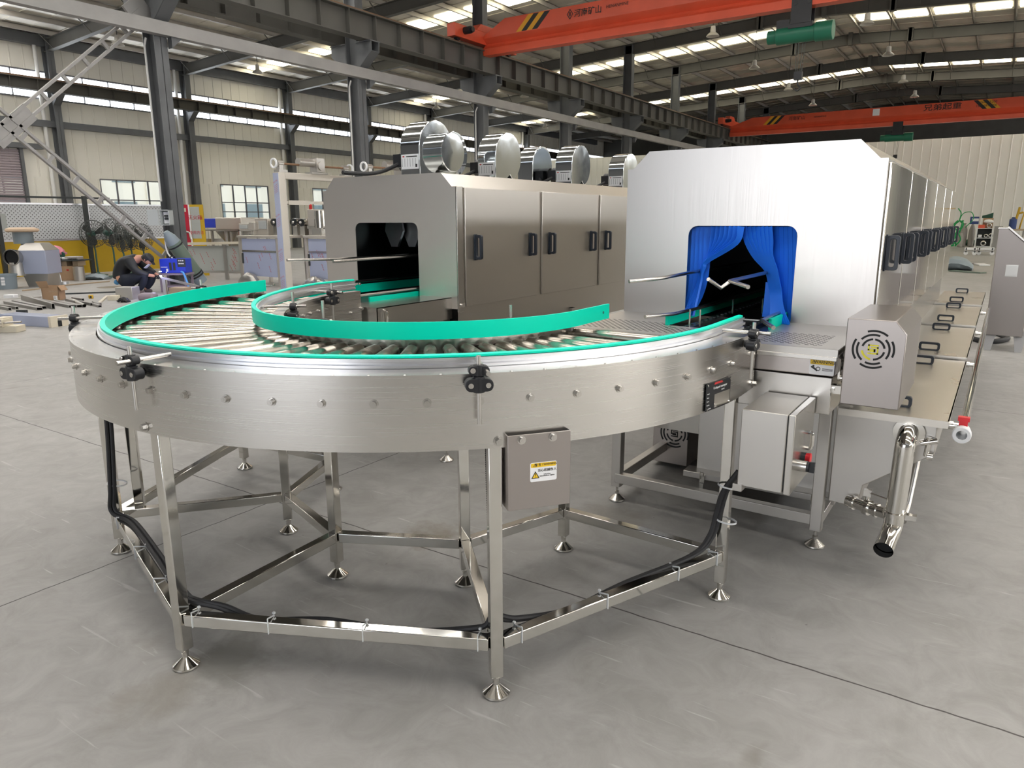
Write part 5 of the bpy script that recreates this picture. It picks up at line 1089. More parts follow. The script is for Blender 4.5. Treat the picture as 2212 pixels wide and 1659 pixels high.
one('handle', 'black_plastic', lambda m: m.tube([(b[0] + .2, Y + .1, b[5]), (b[0] + .2, Y + .1, b[5] + .04), (b[0] + .3, Y + .1, b[5] + .04), (b[0] + .3, Y + .1, b[5])], .012, 6), t)
one('lead', 'cable_blue', lambda m: m.tube(spline([(c[0] + .05, Y - .02, b[4] + .03), (c[0] + .13, Y - .1, b[4]), (c[0] + .2, Y - .12, b[4] - .2), (c[0] + .22, Y - .1, .02)], 6), .02, 8), t)
t = thing('welding_stand', ((b[0] + b[1]) / 2, Y, 0), 'low mauve steel stand carrying the blue welding machine', 'stand'); one('shelf', 'bench_mauve', lambda m: m.box(b[0] - .02, c[1] + .02, Y - .04, Y + .36, b[4] - .04, b[4] - .002), t); one('lower_shelf', 'bench_mauve', lambda m: m.box(b[0], c[1], Y, Y + .34, .1, .13), t)
for x in (b[0], c[1] - .02):
    for y in (Y, Y + .32): one('leg', 'bench_mauve', lambda m: m.box(x - .02, x + .02, y - .02, y + .02, 0, b[4] - .04), t)
w0 = W_(353, 640); a, q = V(E_(349, 600, w0)), V(E_(425, 618, w0 - .1))
t = thing('workpiece', (a.x, a.y, 0), 'long steel tube being welded, one end by the arc', 'steel tube'); one('tube', 'steel_dull', lambda m: m.bar(a, q, .05, .04), t)
for p_ in (lp(a, q, .07), lp(a, q, .9)): one('trestle', 'steel_dull', lambda m: m.box(p_.x - .03, p_.x + .03, p_.y - .03, p_.y + .03, 0, p_.z - .02), t)
single('welding_arc', 'spark', lambda m: (m.ball(a + V((0, -.02, .03)), .022, 8), [m.ball(a + V((random.uniform(-.16, .2), -.05, random.uniform(-.04, .2))), .006, 5) for _ in range(6)]), 'bright violet-white welding arc with sparks at the end of the steel tube', 'welding arc')
pl = D.lights.new('arc_light', 'POINT'); pl.energy = 12; pl.color = (.5, .5, 1); pl.shadow_soft_size = .03; po = D.objects.new('arc_light', pl); COL.objects.link(po); po.location = CAMF @ (a + V((0, -.1, .1)))
fbox('work_crate', 'wood', 366, 400, 638, 16, .3, 'pale wooden crate under the welded tube', 'crate', bevel=.005)
# --- red fire cabinet
Y = 20.2; b = pxb(386, 442, 441, 525, Y, .3); xm = gy(410, 480, Y).x; z0_ = b[4]
t = thing('fire_cabinet', ((b[0] + b[1]) / 2, Y, 0), 'red fire cabinet with a grey notice door beside the nearest crane column', 'cabinet')
one('body', 'fire_red', lambda m: m.box(b[0], xm, Y, Y + .4, 0, b[5]), t, flat=True)
one('door', ['panel_yellow', 'film_grey', 'label_white'], lambda m: (m.box(xm, b[1], Y + .0, Y + .04, 0, b[5]), setattr(m, 'k', 1), m.box(xm + .04, b[1] - .1, Y - .01, Y, z0_ + .12, b[5] - .06), setattr(m, 'k', 2), m.box(xm - .01, xm + .03, Y - .012, Y + .02, 0, b[5])), t, flat=True)
Bc = basis((lp((xm, 0, 0), (b[1], 0, 0), .42).x, Y - .011, 0), (1, 0, 0), (0, 0, 1)); text('灭火箱', .13, Bc, 0, b[5] - .35, .002, 'fire_red', t); text('使用方法', .1, Bc, 0, b[5] - .75, .002, 'fire_red', t)
one('notice', 'cream', lambda m: m.cbox((lp((b[0], 0, 0), (xm, 0, 0), .6).x, Y - .006, b[5] - .14), (.1, .012, .1)), t)
one('handle', 'steel', lambda m: m.tube([(xm - .1, Y, z0_ + .3), (xm - .08, Y - .08, z0_ + .3), (xm, Y - .08, z0_ + .28), (xm + .02, Y - .06, z0_ + .1)], .03, 8), t)
# --- inclined film-covered panels on a frame
def film(m, x0, x1, y, z0, z1, n, seed, k):   # red print marks on protective film
    random.seed(seed); m.k = k
    for i in range(n):
        x = random.uniform(x0 + .05, x1 - .15); z = random.uniform(z0 + .1, z1 - .1)
        for j in range(3): m.bar((x + j * .02, y - .002, z - j * .05), (x + j * .02 + .025, y - .002, z - j * .05 - .035), .003, .012)
Y = W_(440, 604); b = pxb(398, 527, 488, 597, Y, .05); c = pxb(488, 527, 520, 592, Y, .05)
t = thing('panel_trestle', (b[0], Y, 0), 'steel frame holding two grey film-covered sheets behind the leaning cylinder', 'sheet metal')
zt_ = b[5]; zb_ = max(.22, b[4])
one('top_rail', 'cream', lambda m: m.bar((b[0] - .3, Y - .04, zt_), (c[1] + .1, Y - .04, zt_ + .03), .14, .06), t)
for x0, x1, sd in ((b[0], b[1] - .05, 1), (b[1] + .03, c[1], 2)):
    one('sheet', ['film_grey', 'film_print'], lambda m: (m.box(x0, x1, Y, Y + .02, zb_, zt_ - .05), film(m, x0, x1, Y, zb_, zt_, 9, sd, 1)), t, flat=True)
for x in (b[0] - .02, b[1], c[1] + .02): one('upright', 'steel_dull', lambda m: m.box(x - .04, x + .04, Y - .03, Y + .03, 0, zt_), t)
one('bottom_rail', 'steel_dull', lambda m: m.box(b[0], c[1], Y - .02, Y + .02, zb_ - .05, zb_), t)
local_off()
# --- stainless benches with blue film
def bench(px0, px1, Y, lab, seed, xr=None):
    b = pxb(px0, 510, px1, 630, Y, .6); x0 = b[0]; x1 = xr or b[1]; zt = gy((px0 + px1) / 2, 509, Y).z
    t = thing('steel_bench', (x0, Y, 0), lab, 'workbench', 'film-covered steel benches')
    one('worktop', 'pale_steel', lambda m: m.box(x0 - .05, x1 + .3, Y - .04, Y + .9, zt - .05, zt), t, bevel=.005)
    one('front_panel', ['film_blue', 'film_print', 'steel'], lambda m: (m.box(x0 + .07, x1 - .06, Y, Y + .02, .22, zt - .07), film(m, x0 + .1, x1 - .1, Y, .3, zt - .1, 8, seed, 1), setattr(m, 'k', 2), m.box(x0 + .07, x1 - .06, Y - .012, Y, zt - .37, zt - .33)), t, flat=True)
    for x in (x0, x1):
        for y in (Y + .02, Y + .8): one('leg', 'pale_steel', lambda m: m.box(x - .035, x + .035, y - .035, y + .035, .0, zt - .05), t)
    one('side_pull', 'post_black', lambda m: m.box(x0 + .05, x0 + .1, Y - .01, Y + .01, .5, zt - .4), t)
    return x0, x1, zt
bx0, bx1, bz = bench(522, 602, 10.75, 'stainless bench with pale blue film panels, left of the tall gantry post', 5)
cx0, cx1, cz = bench(664, 735, 10.9, 'stainless bench with pale blue film panels, between the gantry post and the dryer', 6)
single('bench_wrapping', 'steel', lambda m: cloth(m, cx0 + .05, cx0 + .75, 10.65, .0, .3, .2), 'crumpled silver sheet at the foot of the bench beside the dryer', 'sheet')
single('bench_offcut', 'steel_dull', lambda m: cloth(m, bx0 + .15, bx0 + .75, 10.5, .0, .32, .2), 'crumpled metal offcut at the foot of the left steel bench', 'sheet')
# machines on and behind the benches
def blob(nm, lab, cat, parts, base):
    t = thing(nm, base, lab, cat)
    for pn, mt, fn in parts: one(pn, mt, fn, t, bevel=.006)
Y = 11.0; b = pxb(516, 483, 537, 497, Y, .3); q = pxb(537, 480, 549, 497, Y, .3)
blob('bag_sealer', 'small stainless sealing machine on the left end of the left bench', 'machine', [('housing', 'pale_steel', lambda m: (bb(m, b), bb(m, q))), ('stand', 'steel_dull', lambda m: (m.box(b[0] + .02, q[1] - .02, Y, Y + .3, b[4] - .03, b[4]), m.box(b[0] + .05, b[0] + .1, Y, Y + .3, bz, b[4]), m.box(q[1] - .1, q[1] - .05, Y, Y + .3, bz, b[4]), m.box(b[0] + .05, q[1] - .05, Y + .2, Y + .25, bz, bz + .03))), ('cover', 'film_grey', lambda m: m.box(b[0] + .03, b[1] - .03, Y - .01, Y, b[4] + .03, b[5] - .03))], (b[0], Y, bz))
b = pxb(551, 472, 578, 500, Y + .1, .3); blob('control_station', 'stainless control station with a dark keypad on the left bench', 'control box', [('casing', 'pale_steel', lambda m: bb(m, (b[0], b[1], b[2], b[3], bz, b[5]))), ('keypad', 'film_grey', lambda m: m.box(b[0] + .14, b[1] - .03, b[2] - .012, b[2], b[4] + .05, b[5] - .05))], (b[0], Y, bz))
def motor(px, py, lab):  # noqa
    c = gy(px, py, 11.1); t = thing('fan_motor', (c.x, 11.1, bz), lab, 'motor', 'motors on the benches')
    one('shell', 'polished', lambda m: m.tube([(c.x - .1, 11.28, c.z), (c.x, 11.1, c.z)], .085, 20, False), t); one('rear_fan', 'post_black', lambda m: m.tube([(c.x - .04, 11.16, c.z), (c.x - .03, 11.15, c.z)], .08, 20), t); one('hub', 'steel', lambda m: m.ball((c.x - .01, 11.1, c.z), .035, 10), t)
    one('gearbox', 'steel_dull', lambda m: m.cbox((c.x - .07, 11.4, c.z), (.1, .2, .16)), t); one('foot', 'steel', lambda m: m.box(c.x - .1, c.x + .05, 11.15, 11.4, bz, c.z - .07), t)
motor(592, 480, 'round motor with a black fan on the bench, leftmost of the three'); motor(634, 480, 'round motor with a black fan seen just right of the gantry post'); motor(650, 481, 'round motor with a black fan next to the red-lamped machine')
b = pxb(665, 452, 683, 498, 11.2, .35); q = pxb(676, 455, 697, 492, 11.15, .3)
t = thing('filling_machine', (b[0], 11.2, cz), 'stainless machine with a red beacon standing on the bench by the dryer', 'machine'); one('housing', 'pale_steel', lambda m: m.box(b[0], b[1], 11.2, 11.55, cz, b[5]), t, bevel=.008); one('drum', 'polished', lambda m: m.cyl(((q[0] + q[1]) / 2, 11.25, q[4]), ((q[0] + q[1]) / 2, 11.25, q[5]), (q[1] - q[0]) / 2, n=28), t)
r = gy(671, 448, 11.3); one('beacon', 'red_lamp', lambda m: m.lathe([(.035, 0), (.035, .09), (.02, .11), (.001, .11)], (r.x, 11.3, b[5]), n=16), t); one('rail', 'steel', lambda m: m.box(b[0] + .02, q[1], 11.15, 11.2, cz + .14, cz + .2), t); one('base', 'steel', lambda m: m.box(q[0], q[1], 11.1, 11.5, cz, q[4]), t)
Y = 13.0; b = pxb(441, 472, 465, 492, Y, .5); q = pxb(465, 470, 521, 496, Y, .6); s_ = pxb(441, 492, 521, 600, Y, .7)
t = thing('processing_machine', (s_[0], Y, 0), 'stainless processing machine with a blue cover and a sloping hopper by the window', 'machine'); one('blue_cover', 'welder_blue', lambda m: bb(m, b), t, bevel=.01); one('upper_housing', 'pale_steel', lambda m: bb(m, q), t, bevel=.02)
def f(m):
    for x in (s_[0] + .05, s_[0] + (s_[1] - s_[0]) * .25, s_[0] + (s_[1] - s_[0]) * .62, s_[1] - .03): m.box(x - .03, x + .03, Y, Y + .06, 0, q[4]); m.box(x - .03, x + .03, Y + .6, Y + .66, 0, q[4])
    m.box(s_[0], s_[1], Y, Y + .6, q[4] - .04, q[4]); m.box(s_[0], s_[1], Y, Y + .6, .5, .54)
one('frame', 'steel_dull', f, t); one('hopper', 'steel', lambda m: m.prism([(s_[0] + .5, Y + .1, q[4] - .05), (s_[1] - .2, Y + .1, q[4] - .05), (s_[1] - .6, Y + .1, q[4] - .5)], (0, .4, 0)), t)
one('shelf_boxes', 'steel', lambda m: [m.box(s_[0] + .02, s_[0] + .42, Y + .05, Y + .5, z, z + .16) for z in (.6, .8)], t)
# --- gantries with geared motors
def gantry(x0, Y, zt, ln, lab, film_=True):
    t = thing('steel_gantry', (x0, Y, 0), lab, 'gantry', 'tall steel gantries'); w = .17; ye = Y + ln
    one('post', 'pale_steel', lambda m: m.box(x0 - .16, x0, Y, Y + w, .03, zt), t, bevel=.006)
    if film_:
        def f(m):
            m.box(x0 - .16, x0 - .003, Y - .014, Y - .002, .03, zt - .02); m.k = 1
            for z in (zt - .28, zt - .95, zt - 1.65, zt - 2.2):
                for j in range(5): m.bar((x0 - .14, Y - .0155, z - .035 * j), (x0 - .03, Y - .0155, z + .05 - .035 * j), .002, .005)
        pl_ = one('film_plate', ['film_blue', 'film_print'], f, t, flat=True)
        for z in (zt - .22, zt - .89, zt - 1.59, zt - 2.14): text('SUS 304', .04, basis((x0 - .085, Y - .0148, z), (1, 0, .45), (-.45, 0, 1)), 0, .035, .001, 'film_print', pl_)
    one('beam', 'pale_steel', lambda m: m.box(x0 - .16, x0, Y + w, ye, zt - .13, zt), t, bevel=.006)
    one('far_post', 'pale_steel', lambda m: m.box(x0 - .16, x0, ye, ye + w, .03, zt), t)
    one('guide_bar', 'pale_steel', lambda m: (m.box(x0 - .12, x0 - .06, Y + w, ye, zt - .62, zt - .56), m.box(x0 - .13, x0 - .05, Y + .25, Y + .8, zt - .64, zt - .55)), t)
    y0 = Y + .0; sh = one('drive_shaft', 'rail_rust', lambda m: m.cyl((x0 - .08, y0 + .1, zt + .17), (x0 - .08, y0 + 1.95, zt + .17), .022, n=10), t)
    for y in (y0 + .02, y0 + 1.8):
        one('bearing', 'steel_dull', lambda m: (m.box(x0 - .16, x0, y, y + .22, zt, zt + .05), m.cyl((x0 - .08, y + .02, zt + .17), (x0 - .08, y + .16, zt + .17), .06, n=16), m.box(x0 - .13, x0 - .03, y + .04, y + .14, zt + .05, zt + .15)), sh)
        q = y - .07 if y < y0 + .5 else y + .22; one('hand_wheel', 'white_plastic', lambda m: m.lathe([(.07, 0), (.10, 0), (.10, .03), (.07, .03)], (x0 - .08, q, zt + .17), (0, 1, 0), 18), sh)
    one('gear_motor', 'steel_dull', lambda m: (m.cyl((x0 - .1, y0 + .6, zt + .23), (x0 - .1, y0 + 1.0, zt + .23), .085, n=18), m.box(x0 - .2, x0 + .02, y0 + 1.0, y0 + 1.22, zt + .05, zt + .33), m.cyl((x0 + .02, y0 + 1.1, zt + .17), (x0 + .06, y0 + 1.1, zt + .17), .09, n=18), m.box(x0 - .2, x0 + .02, y0 + .85, y0 + 1.3, zt, zt + .04)), t)
G = gz(620, 632); gz1 = gx(615, 372, G.x).z
gantry(G.x, G.y, gz1, 2.6, 'tall stainless gantry with blue film on its post and a geared motor on top')
G2 = gx(795, 378, G.x + 1.2)
gantry(G2.x, G2.y, G2.z, 2.6, 'second stainless gantry, its motor showing above the dryer roof', False)
# ================================================================== right background
Y = 9.64
t = thing('control_cabinet', (.1, Y, 0), 'free-standing grey control cabinet with a sloping top at the right edge of the photo', 'cabinet')
cb_ = one('body', 'cover_steel', lambda m: m.prism([(-.068, Y, .18), (.285, Y, .175), (.285, Y, 1.10), (.02, Y, 1.342), (-.068, Y, 1.34)], (0, .55, 0)), t, bevel=.006)
one('top_lid', 'steel', lambda m: (m.bar((.29, Y + .27, 1.112), (.015, Y + .27, 1.358), .57, .016), m.box(-.075, .02, Y - .01, Y + .56, 1.34, 1.35)), t)
one('vent_grille', 'white_plastic', lambda m: (m.box(.045, .155, Y - .008, Y, .83, .955), [m.box(.052, .148, Y - .013, Y - .008, .84 + .0115 * i, .846 + .0115 * i) for i in range(10)]), t, flat=True)
for x in (-.05, .235): [one('leg', 'leg_grey', lambda m: m.prism([(x - .03, yy, .18), (x + .09, yy, .18), (x + .06, yy, .0), (x - .0, yy, .0)], (0, .02, 0)), t) for yy in (Y + .02, Y + .5)]
g = gz(2105, 738); single('rubber_hose', 'black_rubber', lambda m: m.tube(spline([(g.x - .12, g.y + .5, .03), (g.x, g.y, .03), (g.x + .2, g.y - .05, .03), (g.x + .33, g.y + .3, .03), (g.x + .2, g.y + .75, .03)], 8), .03, 10), 'black rubber hose looped on the floor behind the control cabinet', 'hose')
# shelf rack with parts
Y = 44.5
b = pxb(2108, 493, 2142, 533, Y, .6); x0, x1, zt = b[0], b[1], b[5]
t = thing('parts_rack', ((x0 + x1) / 2, Y, 0), 'white steel shelf rack full of metal parts by the far wall', 'rack')
for x in (x0, x1):
    for y in (Y, Y + .55): one('upright', 'white_plastic', lambda m: m.box(x - .025, x + .025, y - .02, y + .02, 0, zt + .02), t)
for z in (.06, zt * .5, zt): one('shelf', 'white_plastic', lambda m: m.box(x0, x1, Y, Y + .58, z - .03, z), t)
one('back_panel', 'post_black', lambda m: m.box(x0, x1, Y + .58, Y + .6, 0, zt), t)
def rng(x, z, r, lab, mt='steel'): single('metal_ring', mt, lambda m: m.tube([(x + r * math.cos(2 * PI * k / 16), Y + .1, z + .01 + r * (1.36 + math.sin(2 * PI * k / 16))) for k in range(17)], r * .35, 8, False), lab, 'ring', 'rings on the parts rack')
rng(x0 + .5, zt, .09, 'white ring on top of the parts rack'); rng(x0 + .62, zt * .5, .08, 'pale ring at the right of the upper shelf'); rng(x0 + .42, zt * .5, .07, 'grey ring in the middle of the upper shelf'); rng(x0 + .35, .06, .10, 'thick pale ring on the lower shelf')
single('motor_part', 'steel', lambda m: m.box(x0 + .08, x0 + .25, Y + .05, Y + .3, zt * .5 + .002, zt * .5 + .16), 'square metal part at the left of the upper shelf', 'metal part', bevel=.02)
single('red_box', 'crane_orange', lambda m: m.box(x0 + .04, x0 + .32, Y + .05, Y + .35, zt + .003, zt + .17), 'red box on the left of the rack top', 'box')
single('rack_carton', 'cardboard', lambda m: m.box(x0 + .2, x1 - .03, Y + .36, Y + .56, zt + .003, zt + .5), 'brown carton at the back of the rack top', 'box')
single('white_bag', 'label_white', lambda m: m.ball((x0 + .45, Y + .2, zt + .33), .2, 10, (1.1, .7, .55)), 'crumpled white bag on the rack top', 'bag')
single('grey_locker', 'brace_grey', lambda m: m.box(x1 + .06, x1 + .42, Y, Y + .5, 0, zt + .1), 'narrow dull locker right of the parts rack', 'locker')
b = pxb(2121, 462, 2145, 473, Y, .3); single('dark_case', 'dark_green', lambda m: m.prism([(b[0], Y + .38, zt + .5), (b[1], Y + .38, zt + .5), (b[1], Y + .38, zt + .78), (b[0] + .3, Y + .38, zt + .7), (b[0], Y + .38, zt + .62)], (0, .25, 0)), 'dark teal case lying on the carton above the rack', 'case', bevel=.02)
# sacks, hose, tools left of the rack
for px0, px1, yt, lab in ((2067, 2081, 500, 'grey plastic sack tied at the neck in front of the heap of pale sacks'), (2073, 2089, 482, 'tall pale sack in the heap left of the parts rack'), (2091, 2106, 482, 'large pale sack directly left of the parts rack')):
    b = pxb(px0, yt, px1, 530, Y + .9 if yt < 490 else Y, .6); w = (b[1] - b[0]) / 2; h = b[5]
    single('sack', 'sack', lambda m: m.lathe([(.001, 0), (w * .9, .02), (w, h * .4), (w * .95, h * .7), (w * .55, h * .9), (w * .3, h * .93), (w * .5, h)], ((b[0] + b[1]) / 2, b[2] + .3, 0), n=12), lab, 'sack', 'sacks by the far wall')
b = pxb(2096, 468, 2115, 482, Y + .6, .4); single('blue_carton', ['box_blue', 'label_white'], lambda m: (m.box(b[0], b[1], b[2] - .3, b[3] - .3, b[4] - .05, b[5]), setattr(m, 'k', 1), m.cbox((b[0] * .4 + b[1] * .6, b[2] - .305, b[4] * .5 + b[5] * .5), (.3, .01, .14))), 'dark blue carton lying on top of the pale sacks', 'box')
g = gy(2070, 490, Y - .3)
def hose(m):
    random.seed(11)
    for i in range(5): m.tube(spline([(g.x + random.uniform(-.25, .2), Y - .3 + random.uniform(-.1, .1), z) for z in (.05, .4, .8, 1.1, 1.35)], 6), .035, 6)
    m.tube(spline([(g.x, Y - .3, 1.3), (g.x + .15, Y - .3, 1.7), (g.x + .5, Y - .3, 1.75), (g.x + .6, Y - .3, 1.4), (g.x + .3, Y - .3, 1.0)], 8), .02, 6); m.tube(spline([(g.x, Y - .3, 1.3), (g.x + .05, Y - .3, 1.7), (g.x - .1, Y - .3, 1.95)], 8), .025, 6)
single('green_hose', 'green_hose', hose, 'tangle of bright green hose against the far wall, seen past the white washer', 'hose')
g = gz(2093, 531); single('green_sheet', 'dark_green', lambda m: cloth(m, g.x - .5, g.x + .5, g.y, 0, .35, .5), 'dark green tarpaulin heaped on the floor below the sacks', 'tarpaulin')
# trolleys
for px0, px1, yb, lab in ((2082, 2108, 551, 'low pale trolley on castors in front of the parts rack, on the left'), (2110, 2146, 551, 'low pale trolley on castors in front of the parts rack, on the right')):
    gg = gz((px0 + px1) / 2, yb); a = gy(px0, yb, gg.y).x; c = gy(px1, yb, gg.y).x; h = gy(px0, 535, gg.y).z
    t = thing('trolley', ((a + c) / 2, gg.y, 0), lab, 'trolley', 'low trolleys'); one('deck', 'white_plastic', lambda m: m.box(a, c, gg.y, gg.y + .5, h - .1, h), t, bevel=.01); one('lower_rail', 'leg_grey', lambda m: m.box(a, c, gg.y, gg.y + .04, h * .45, h * .55), t)
    for x in (a + .06, c - .06): one('leg', 'leg_grey', lambda m: m.box(x - .02, x + .02, gg.y, gg.y + .04, .1, h), t); one('caster', 'white_plastic', lambda m: m.cyl((x, gg.y, .08), (x, gg.y + .04, .08), .08, n=14), t)
# cut sheets and cloth on the floor
for p, q, w, mt, lab, nm in (((2072, 566), (2108, 571), .35, 'brace_grey', 'grey sheet-metal strip on the floor beyond the cabinet', 'metal_strip'), ((2114, 571), (2127, 574), .3, 'label_white', 'pale plastic sheet on the floor beyond the cabinet', 'plastic_sheet'), ((2055, 586), (2124, 591), .22, 'duct_green', 'dark flat strip on the floor beside the white washer', 'floor_strip')):
    a, c = gz(*p), gz(*q); single(nm, mt, lambda m: m.bar((a.x, a.y, .02), (c.x, c.y, .02), w, .03), lab, 'strip', flat=True)
g = gz(2068, 585); single('tarpaulin', 'duct_grey', lambda m: cloth(m, g.x - .5, g.x + .35, g.y, 0, .4, .9), 'crumpled grey tarpaulin on the floor beside the white washer', 'tarpaulin')
# yellow cart and table at the right edge
Y = 36; b = pxb(2186, 447, 2240, 492, Y, .6)
t = thing('work_table', (b[0], Y, 0), 'dull workshop table half cut off by the right edge of the photo', 'table'); tz = gy(2200, 495, Y).z; one('table_top', 'wood', lambda m: m.box(b[0], b[1] + .6, Y, Y + .8, tz - .06, tz), t); [one('leg', 'brace_grey', lambda m: m.box(x - .03, x + .03, Y + .05, Y + .11, 0, tz - .06), t) for x in (b[0] + .05, b[0] + .45, b[1] + .5)]
t = thing('yellow_frame', (b[0], Y + .3, tz), 'yellow tube frame standing on the workshop table', 'frame'); hz = b[5]
one('post', 'cart_yellow', lambda m: (m.cyl((b[0] + .1, Y + .3, tz), (b[0] + .22, Y + .3, hz), .045, n=10), m.cyl((b[0] + .22, Y + .3, hz - .25), (b[0] + .36, Y + .3, hz - .2), .04, n=10)), t); one('hoop', 'cart_yellow', lambda m: m.tube([(b[0] + .3, Y + .3, tz), (b[0] + .42, Y + .3, hz - .03), (b[0] + 1.3, Y + .3, hz - .03), (b[0] + 1.3, Y + .3, tz)], .03, 8), t)
g = gy(2184, 494, Y + .1); single('blue_canister', 'box_blue', lambda m: m.lathe([(.001, 0), (.13, 0), (.13, .38), (.06, .43), (.06, .47), (.001, .47)], (b[0] + .06, Y + .1, tz), n=16), 'blue canister on the left corner of the workshop table', 'canister')
single('wrapped_part', 'sack', lambda m: m.ball((b[0] + .86, Y + .35, tz + .16), .26, 10, (1.4, .8, .55)), 'pale wrapped part lying on the workshop table', 'parcel')
# ================================================================== the crouching welder
PO = gz(305, 634); PF = V((RT.x, RT.y, 0)).normalized(); PS = V((-PF.y, PF.x, 0))
def L_(x, y, z): return PO + PF * x + PS * y + V((0, 0, z))
PR = thing('person', (PO.x, PO.y, 0), 'crouching person in a black quilted jacket welding with a face mask', 'person')
def skin(name, m, nodes, edges, root, parent, lv=2):
    me = D.meshes.new(name); me.from_pydata([tuple(L_(*p[:3]) - V(parent_loc(parent))) for p in nodes], edges, []); me.materials.append(M[m]); o = D.objects.new(name, me); COL.objects.link(o); o.parent = parent
    o.modifiers.new('skin', 'SKIN'); sk = me.skin_vertices[0].data
    for i, p in enumerate(nodes): sk[i].radius = (p[3], p[4] if len(p) > 4 else p[3]); sk[i].use_root = i == root
    sb = o.modifiers.new('subsurf', 'SUBSURF'); sb.levels = lv; sb.render_levels = lv
    for p in me.polygons: p.use_smooth = True
    o.modifiers['skin'].use_smooth_shade = True
    return o
def parent_loc(p):
    q = V((0, 0, 0))
    while p is not None: q += V(p.location); p = p.parent
    return q
N = [(-.33, 0, .27, .15), (-.36, 0, .40, .14), (-.27, 0, .58, .15), (-.10, 0, .70, .15), (.04, 0, .74, .075), (.11, 0, .73, .055), (.16, 0, .72, .085), (.235, 0, .655, .085), (.26, 0, .60, .05)]
E2 = [(i, i + 1) for i in range(8)]
for sg in (-1, 1):
    o = len(N); N += [(-.28, sg * .11, .24, .10), (.02, sg * .17, .37, .085), (.22, sg * .18, .40, .07), (.13, sg * .16, .20, .055), (.02, sg * .15, .07, .042), (.12, sg * .16, .035, .035)]
    E2 += [(0, o), (o, o + 1), (o + 1, o + 2), (o + 2, o + 3), (o + 3, o + 4), (o + 4, o + 5)]
    o = len(N); N += [(-.07, sg * .2, .66, .07), (.09, sg * .24, .46, .05), (.24, sg * .18, .40, .042), (.33, sg * .1, .37, .03), (.37, sg * .08, .36, .032)]
    E2 += [(3, o), (o, o + 1), (o + 1, o + 2), (o + 2, o + 3), (o + 3, o + 4)]
body = skin('body', 'skin', N, E2, 0, PR)
J = [(-.375, 0, .285, .17), (-.37, 0, .35, .172), (-.37, 0, .43, .17), (-.28, 0, .60, .185), (-.10, 0, .71, .175), (.01, 0, .735, .10)]; E3 = [(0, 1), (1, 2), (2, 3), (3, 4), (4, 5)]
for sg in (-1, 1):
    o = len(J); J += [(-.08, sg * .19, .67, .10), (.08, sg * .245, .47, .085), (.20, sg * .20, .415, .07), (.29, sg * .13, .385, .052)]; E3 += [(4, o), (o, o + 1), (o + 1, o + 2), (o + 2, o + 3)]
skin('jacket', 'jacket', J, E3, 0, PR)
T_ = [(-.335, 0, .25, .185), (-.34, 0, .33, .18)]; E4 = [(0, 1)]
for sg in (-1, 1):
    o = len(T_); T_ += [(-.26, sg * .11, .24, .125), (.0, sg * .17, .36, .11), (.22, sg * .18, .395, .09), (.14, sg * .16, .21, .075), (.04, sg * .15, .09, .062)]; E4 += [(0, o), (o, o + 1), (o + 1, o + 2), (o + 2, o + 3), (o + 3, o + 4)]
skin('trousers', 'trousers', T_, E4, 0, PR)
skin('shirt_hem', 'shirt_blue', [(-.43, -.1, .24, .06), (-.48, 0, .245, .06), (-.43, .1, .24, .06)], [(0, 1), (1, 2)], 1, PR, 1)
for sg in (-1, 1): skin('boot', 'boot', [(-.02, sg * .15, .055, .05), (.06, sg * .155, .045, .05), (.16, sg * .16, .035, .036)], [(0, 1), (1, 2)], 0, PR)
hx = V((.62, 0, -.78))   # direction the face looks
HC = V((.2, 0, .695))
def hl(a, b, c): fw_ = hx; up_ = V((.78, 0, .62)); p = HC + fw_ * a + V((0, 1, 0)) * b + up_ * c; return L_(p.x, p.y, p.z)
one('hair', 'hair', lambda m: m.rows([[hl(-.03 + r * .098 * math.cos(t_) * .9, r * .093 * math.sin(t_), z) for t_ in [2 * PI * k / 14 for k in range(14)]] for r, z in ((1.04, -.03), (1.08, .03), (.92, .075), (.5, .105), (.05, .112))]), PR)
one('cap', 'jacket', lambda m: (m.rows([[hl(-.0 + r * .11 * math.cos(t_), r * .10 * math.sin(t_), z) for t_ in [2 * PI * k / 14 for k in range(14)]] for r, z in ((1.04, .045), (1.02, .08), (.7, .118), (.05, .128))]), m.rows([[hl(.09, -.07, .05), hl(.09, .07, .05), hl(.09, .07, .058), hl(.09, -.07, .058)], [hl(.17, -.05, .035), hl(.17, .05, .035), hl(.17, .05, .042), hl(.17, -.05, .042)]])), PR)
one('face_mask', 'mask_white', lambda m: m.rows([[hl(.10 + .02 * math.cos(y / .075 * 1.4), y, z) for y in (-.075, -.04, 0, .04, .075)] + [hl(.094 + .02 * math.cos(y / .075 * 1.4), y, z) for y in (.075, .04, 0, -.04, -.075)] for z in (-.14, -.09, -.04, -.005)]), PR)
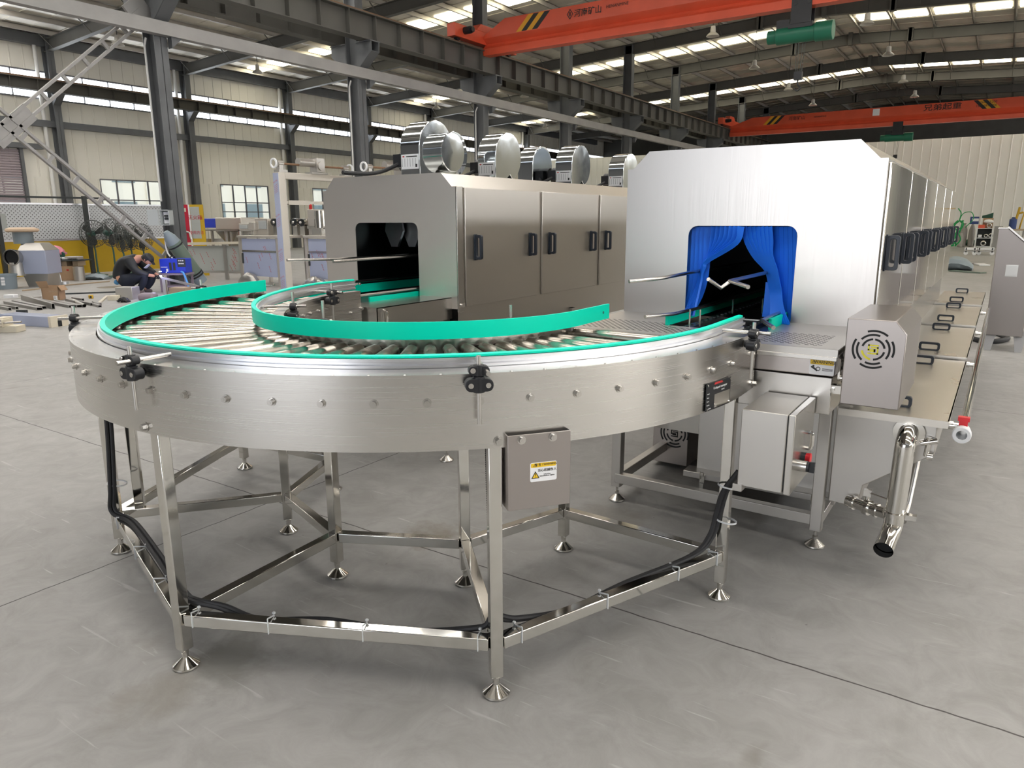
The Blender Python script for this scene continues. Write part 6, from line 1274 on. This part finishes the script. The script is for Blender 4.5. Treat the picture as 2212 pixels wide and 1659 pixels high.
for sg in (-1, 1):
    one('ear', 'skin', lambda m: m.ball(hl(-.005, sg * .088, -.005), .022, 8, (.7, .5, 1)), PR); one('eye', 'label_white', lambda m: m.ball(hl(.083, sg * .032, .018), .012, 8), PR)
one('nose', 'skin', lambda m: m.tube([hl(.085, 0, .02), hl(.108, 0, -.012), hl(.092, 0, -.02)], [.008, .014, .01], 8), PR)
for sg in (-1, 1):      # gloved hands: palm, four curled fingers and a thumb
    c = V((.36, sg * .085, .362)); HN = [(c.x, c.y, c.z, .028, .02), (c.x + .045, c.y, c.z - .008, .032, .018)]; EH = [(0, 1)]
    for k in range(4):
        y = c.y + (k - 1.5) * .017; l = (.9, 1, .95, .75)[k]; o = len(HN); HN += [(c.x + .06, y, c.z - .01, .009), (c.x + .06 + .03 * l, y, c.z - .022, .0085), (c.x + .06 + .038 * l, y, c.z - .045 * l, .008), (c.x + .045 + .02 * l, y, c.z - .058 * l, .0075)]; EH += [(1, o), (o, o + 1), (o + 1, o + 2), (o + 2, o + 3)]
    o = len(HN); HN += [(c.x + .025, c.y - sg * .03, c.z - .01, .01), (c.x + .05, c.y - sg * .04, c.z - .03, .0095), (c.x + .068, c.y - sg * .03, c.z - .045, .008)]; EH += [(0, o), (o, o + 1), (o + 1, o + 2)]
    skin('glove', 'jacket', HN, EH, 0, PR, 1)
a_ = L_(.42, .06, .345); single('welding_torch', 'black_plastic', lambda m: m.tube(spline([tuple(a_ + PF * -.1 + V((0, 0, -.04))), tuple(a_), tuple(a_ + PF * .06 + V((0, 0, -.03)))], 5), [.014] * 11, 8), 'black welding torch held by the crouching person', 'torch')
# lettering becomes plain mesh, one object per line of writing
bpy.context.view_layer.update(); dg = bpy.context.evaluated_depsgraph_get()
for o in list(TEXTS):
    me = D.meshes.new_from_object(o.evaluated_get(dg)); n = D.objects.new('writing', me); COL.objects.link(n); n.parent = o.parent; n.matrix_local = o.matrix_local.copy(); nm = o.name; c = o.data; D.objects.remove(o); D.curves.remove(c); n.name = nm
    if not len(me.materials): me.materials.append(M['label_black'])
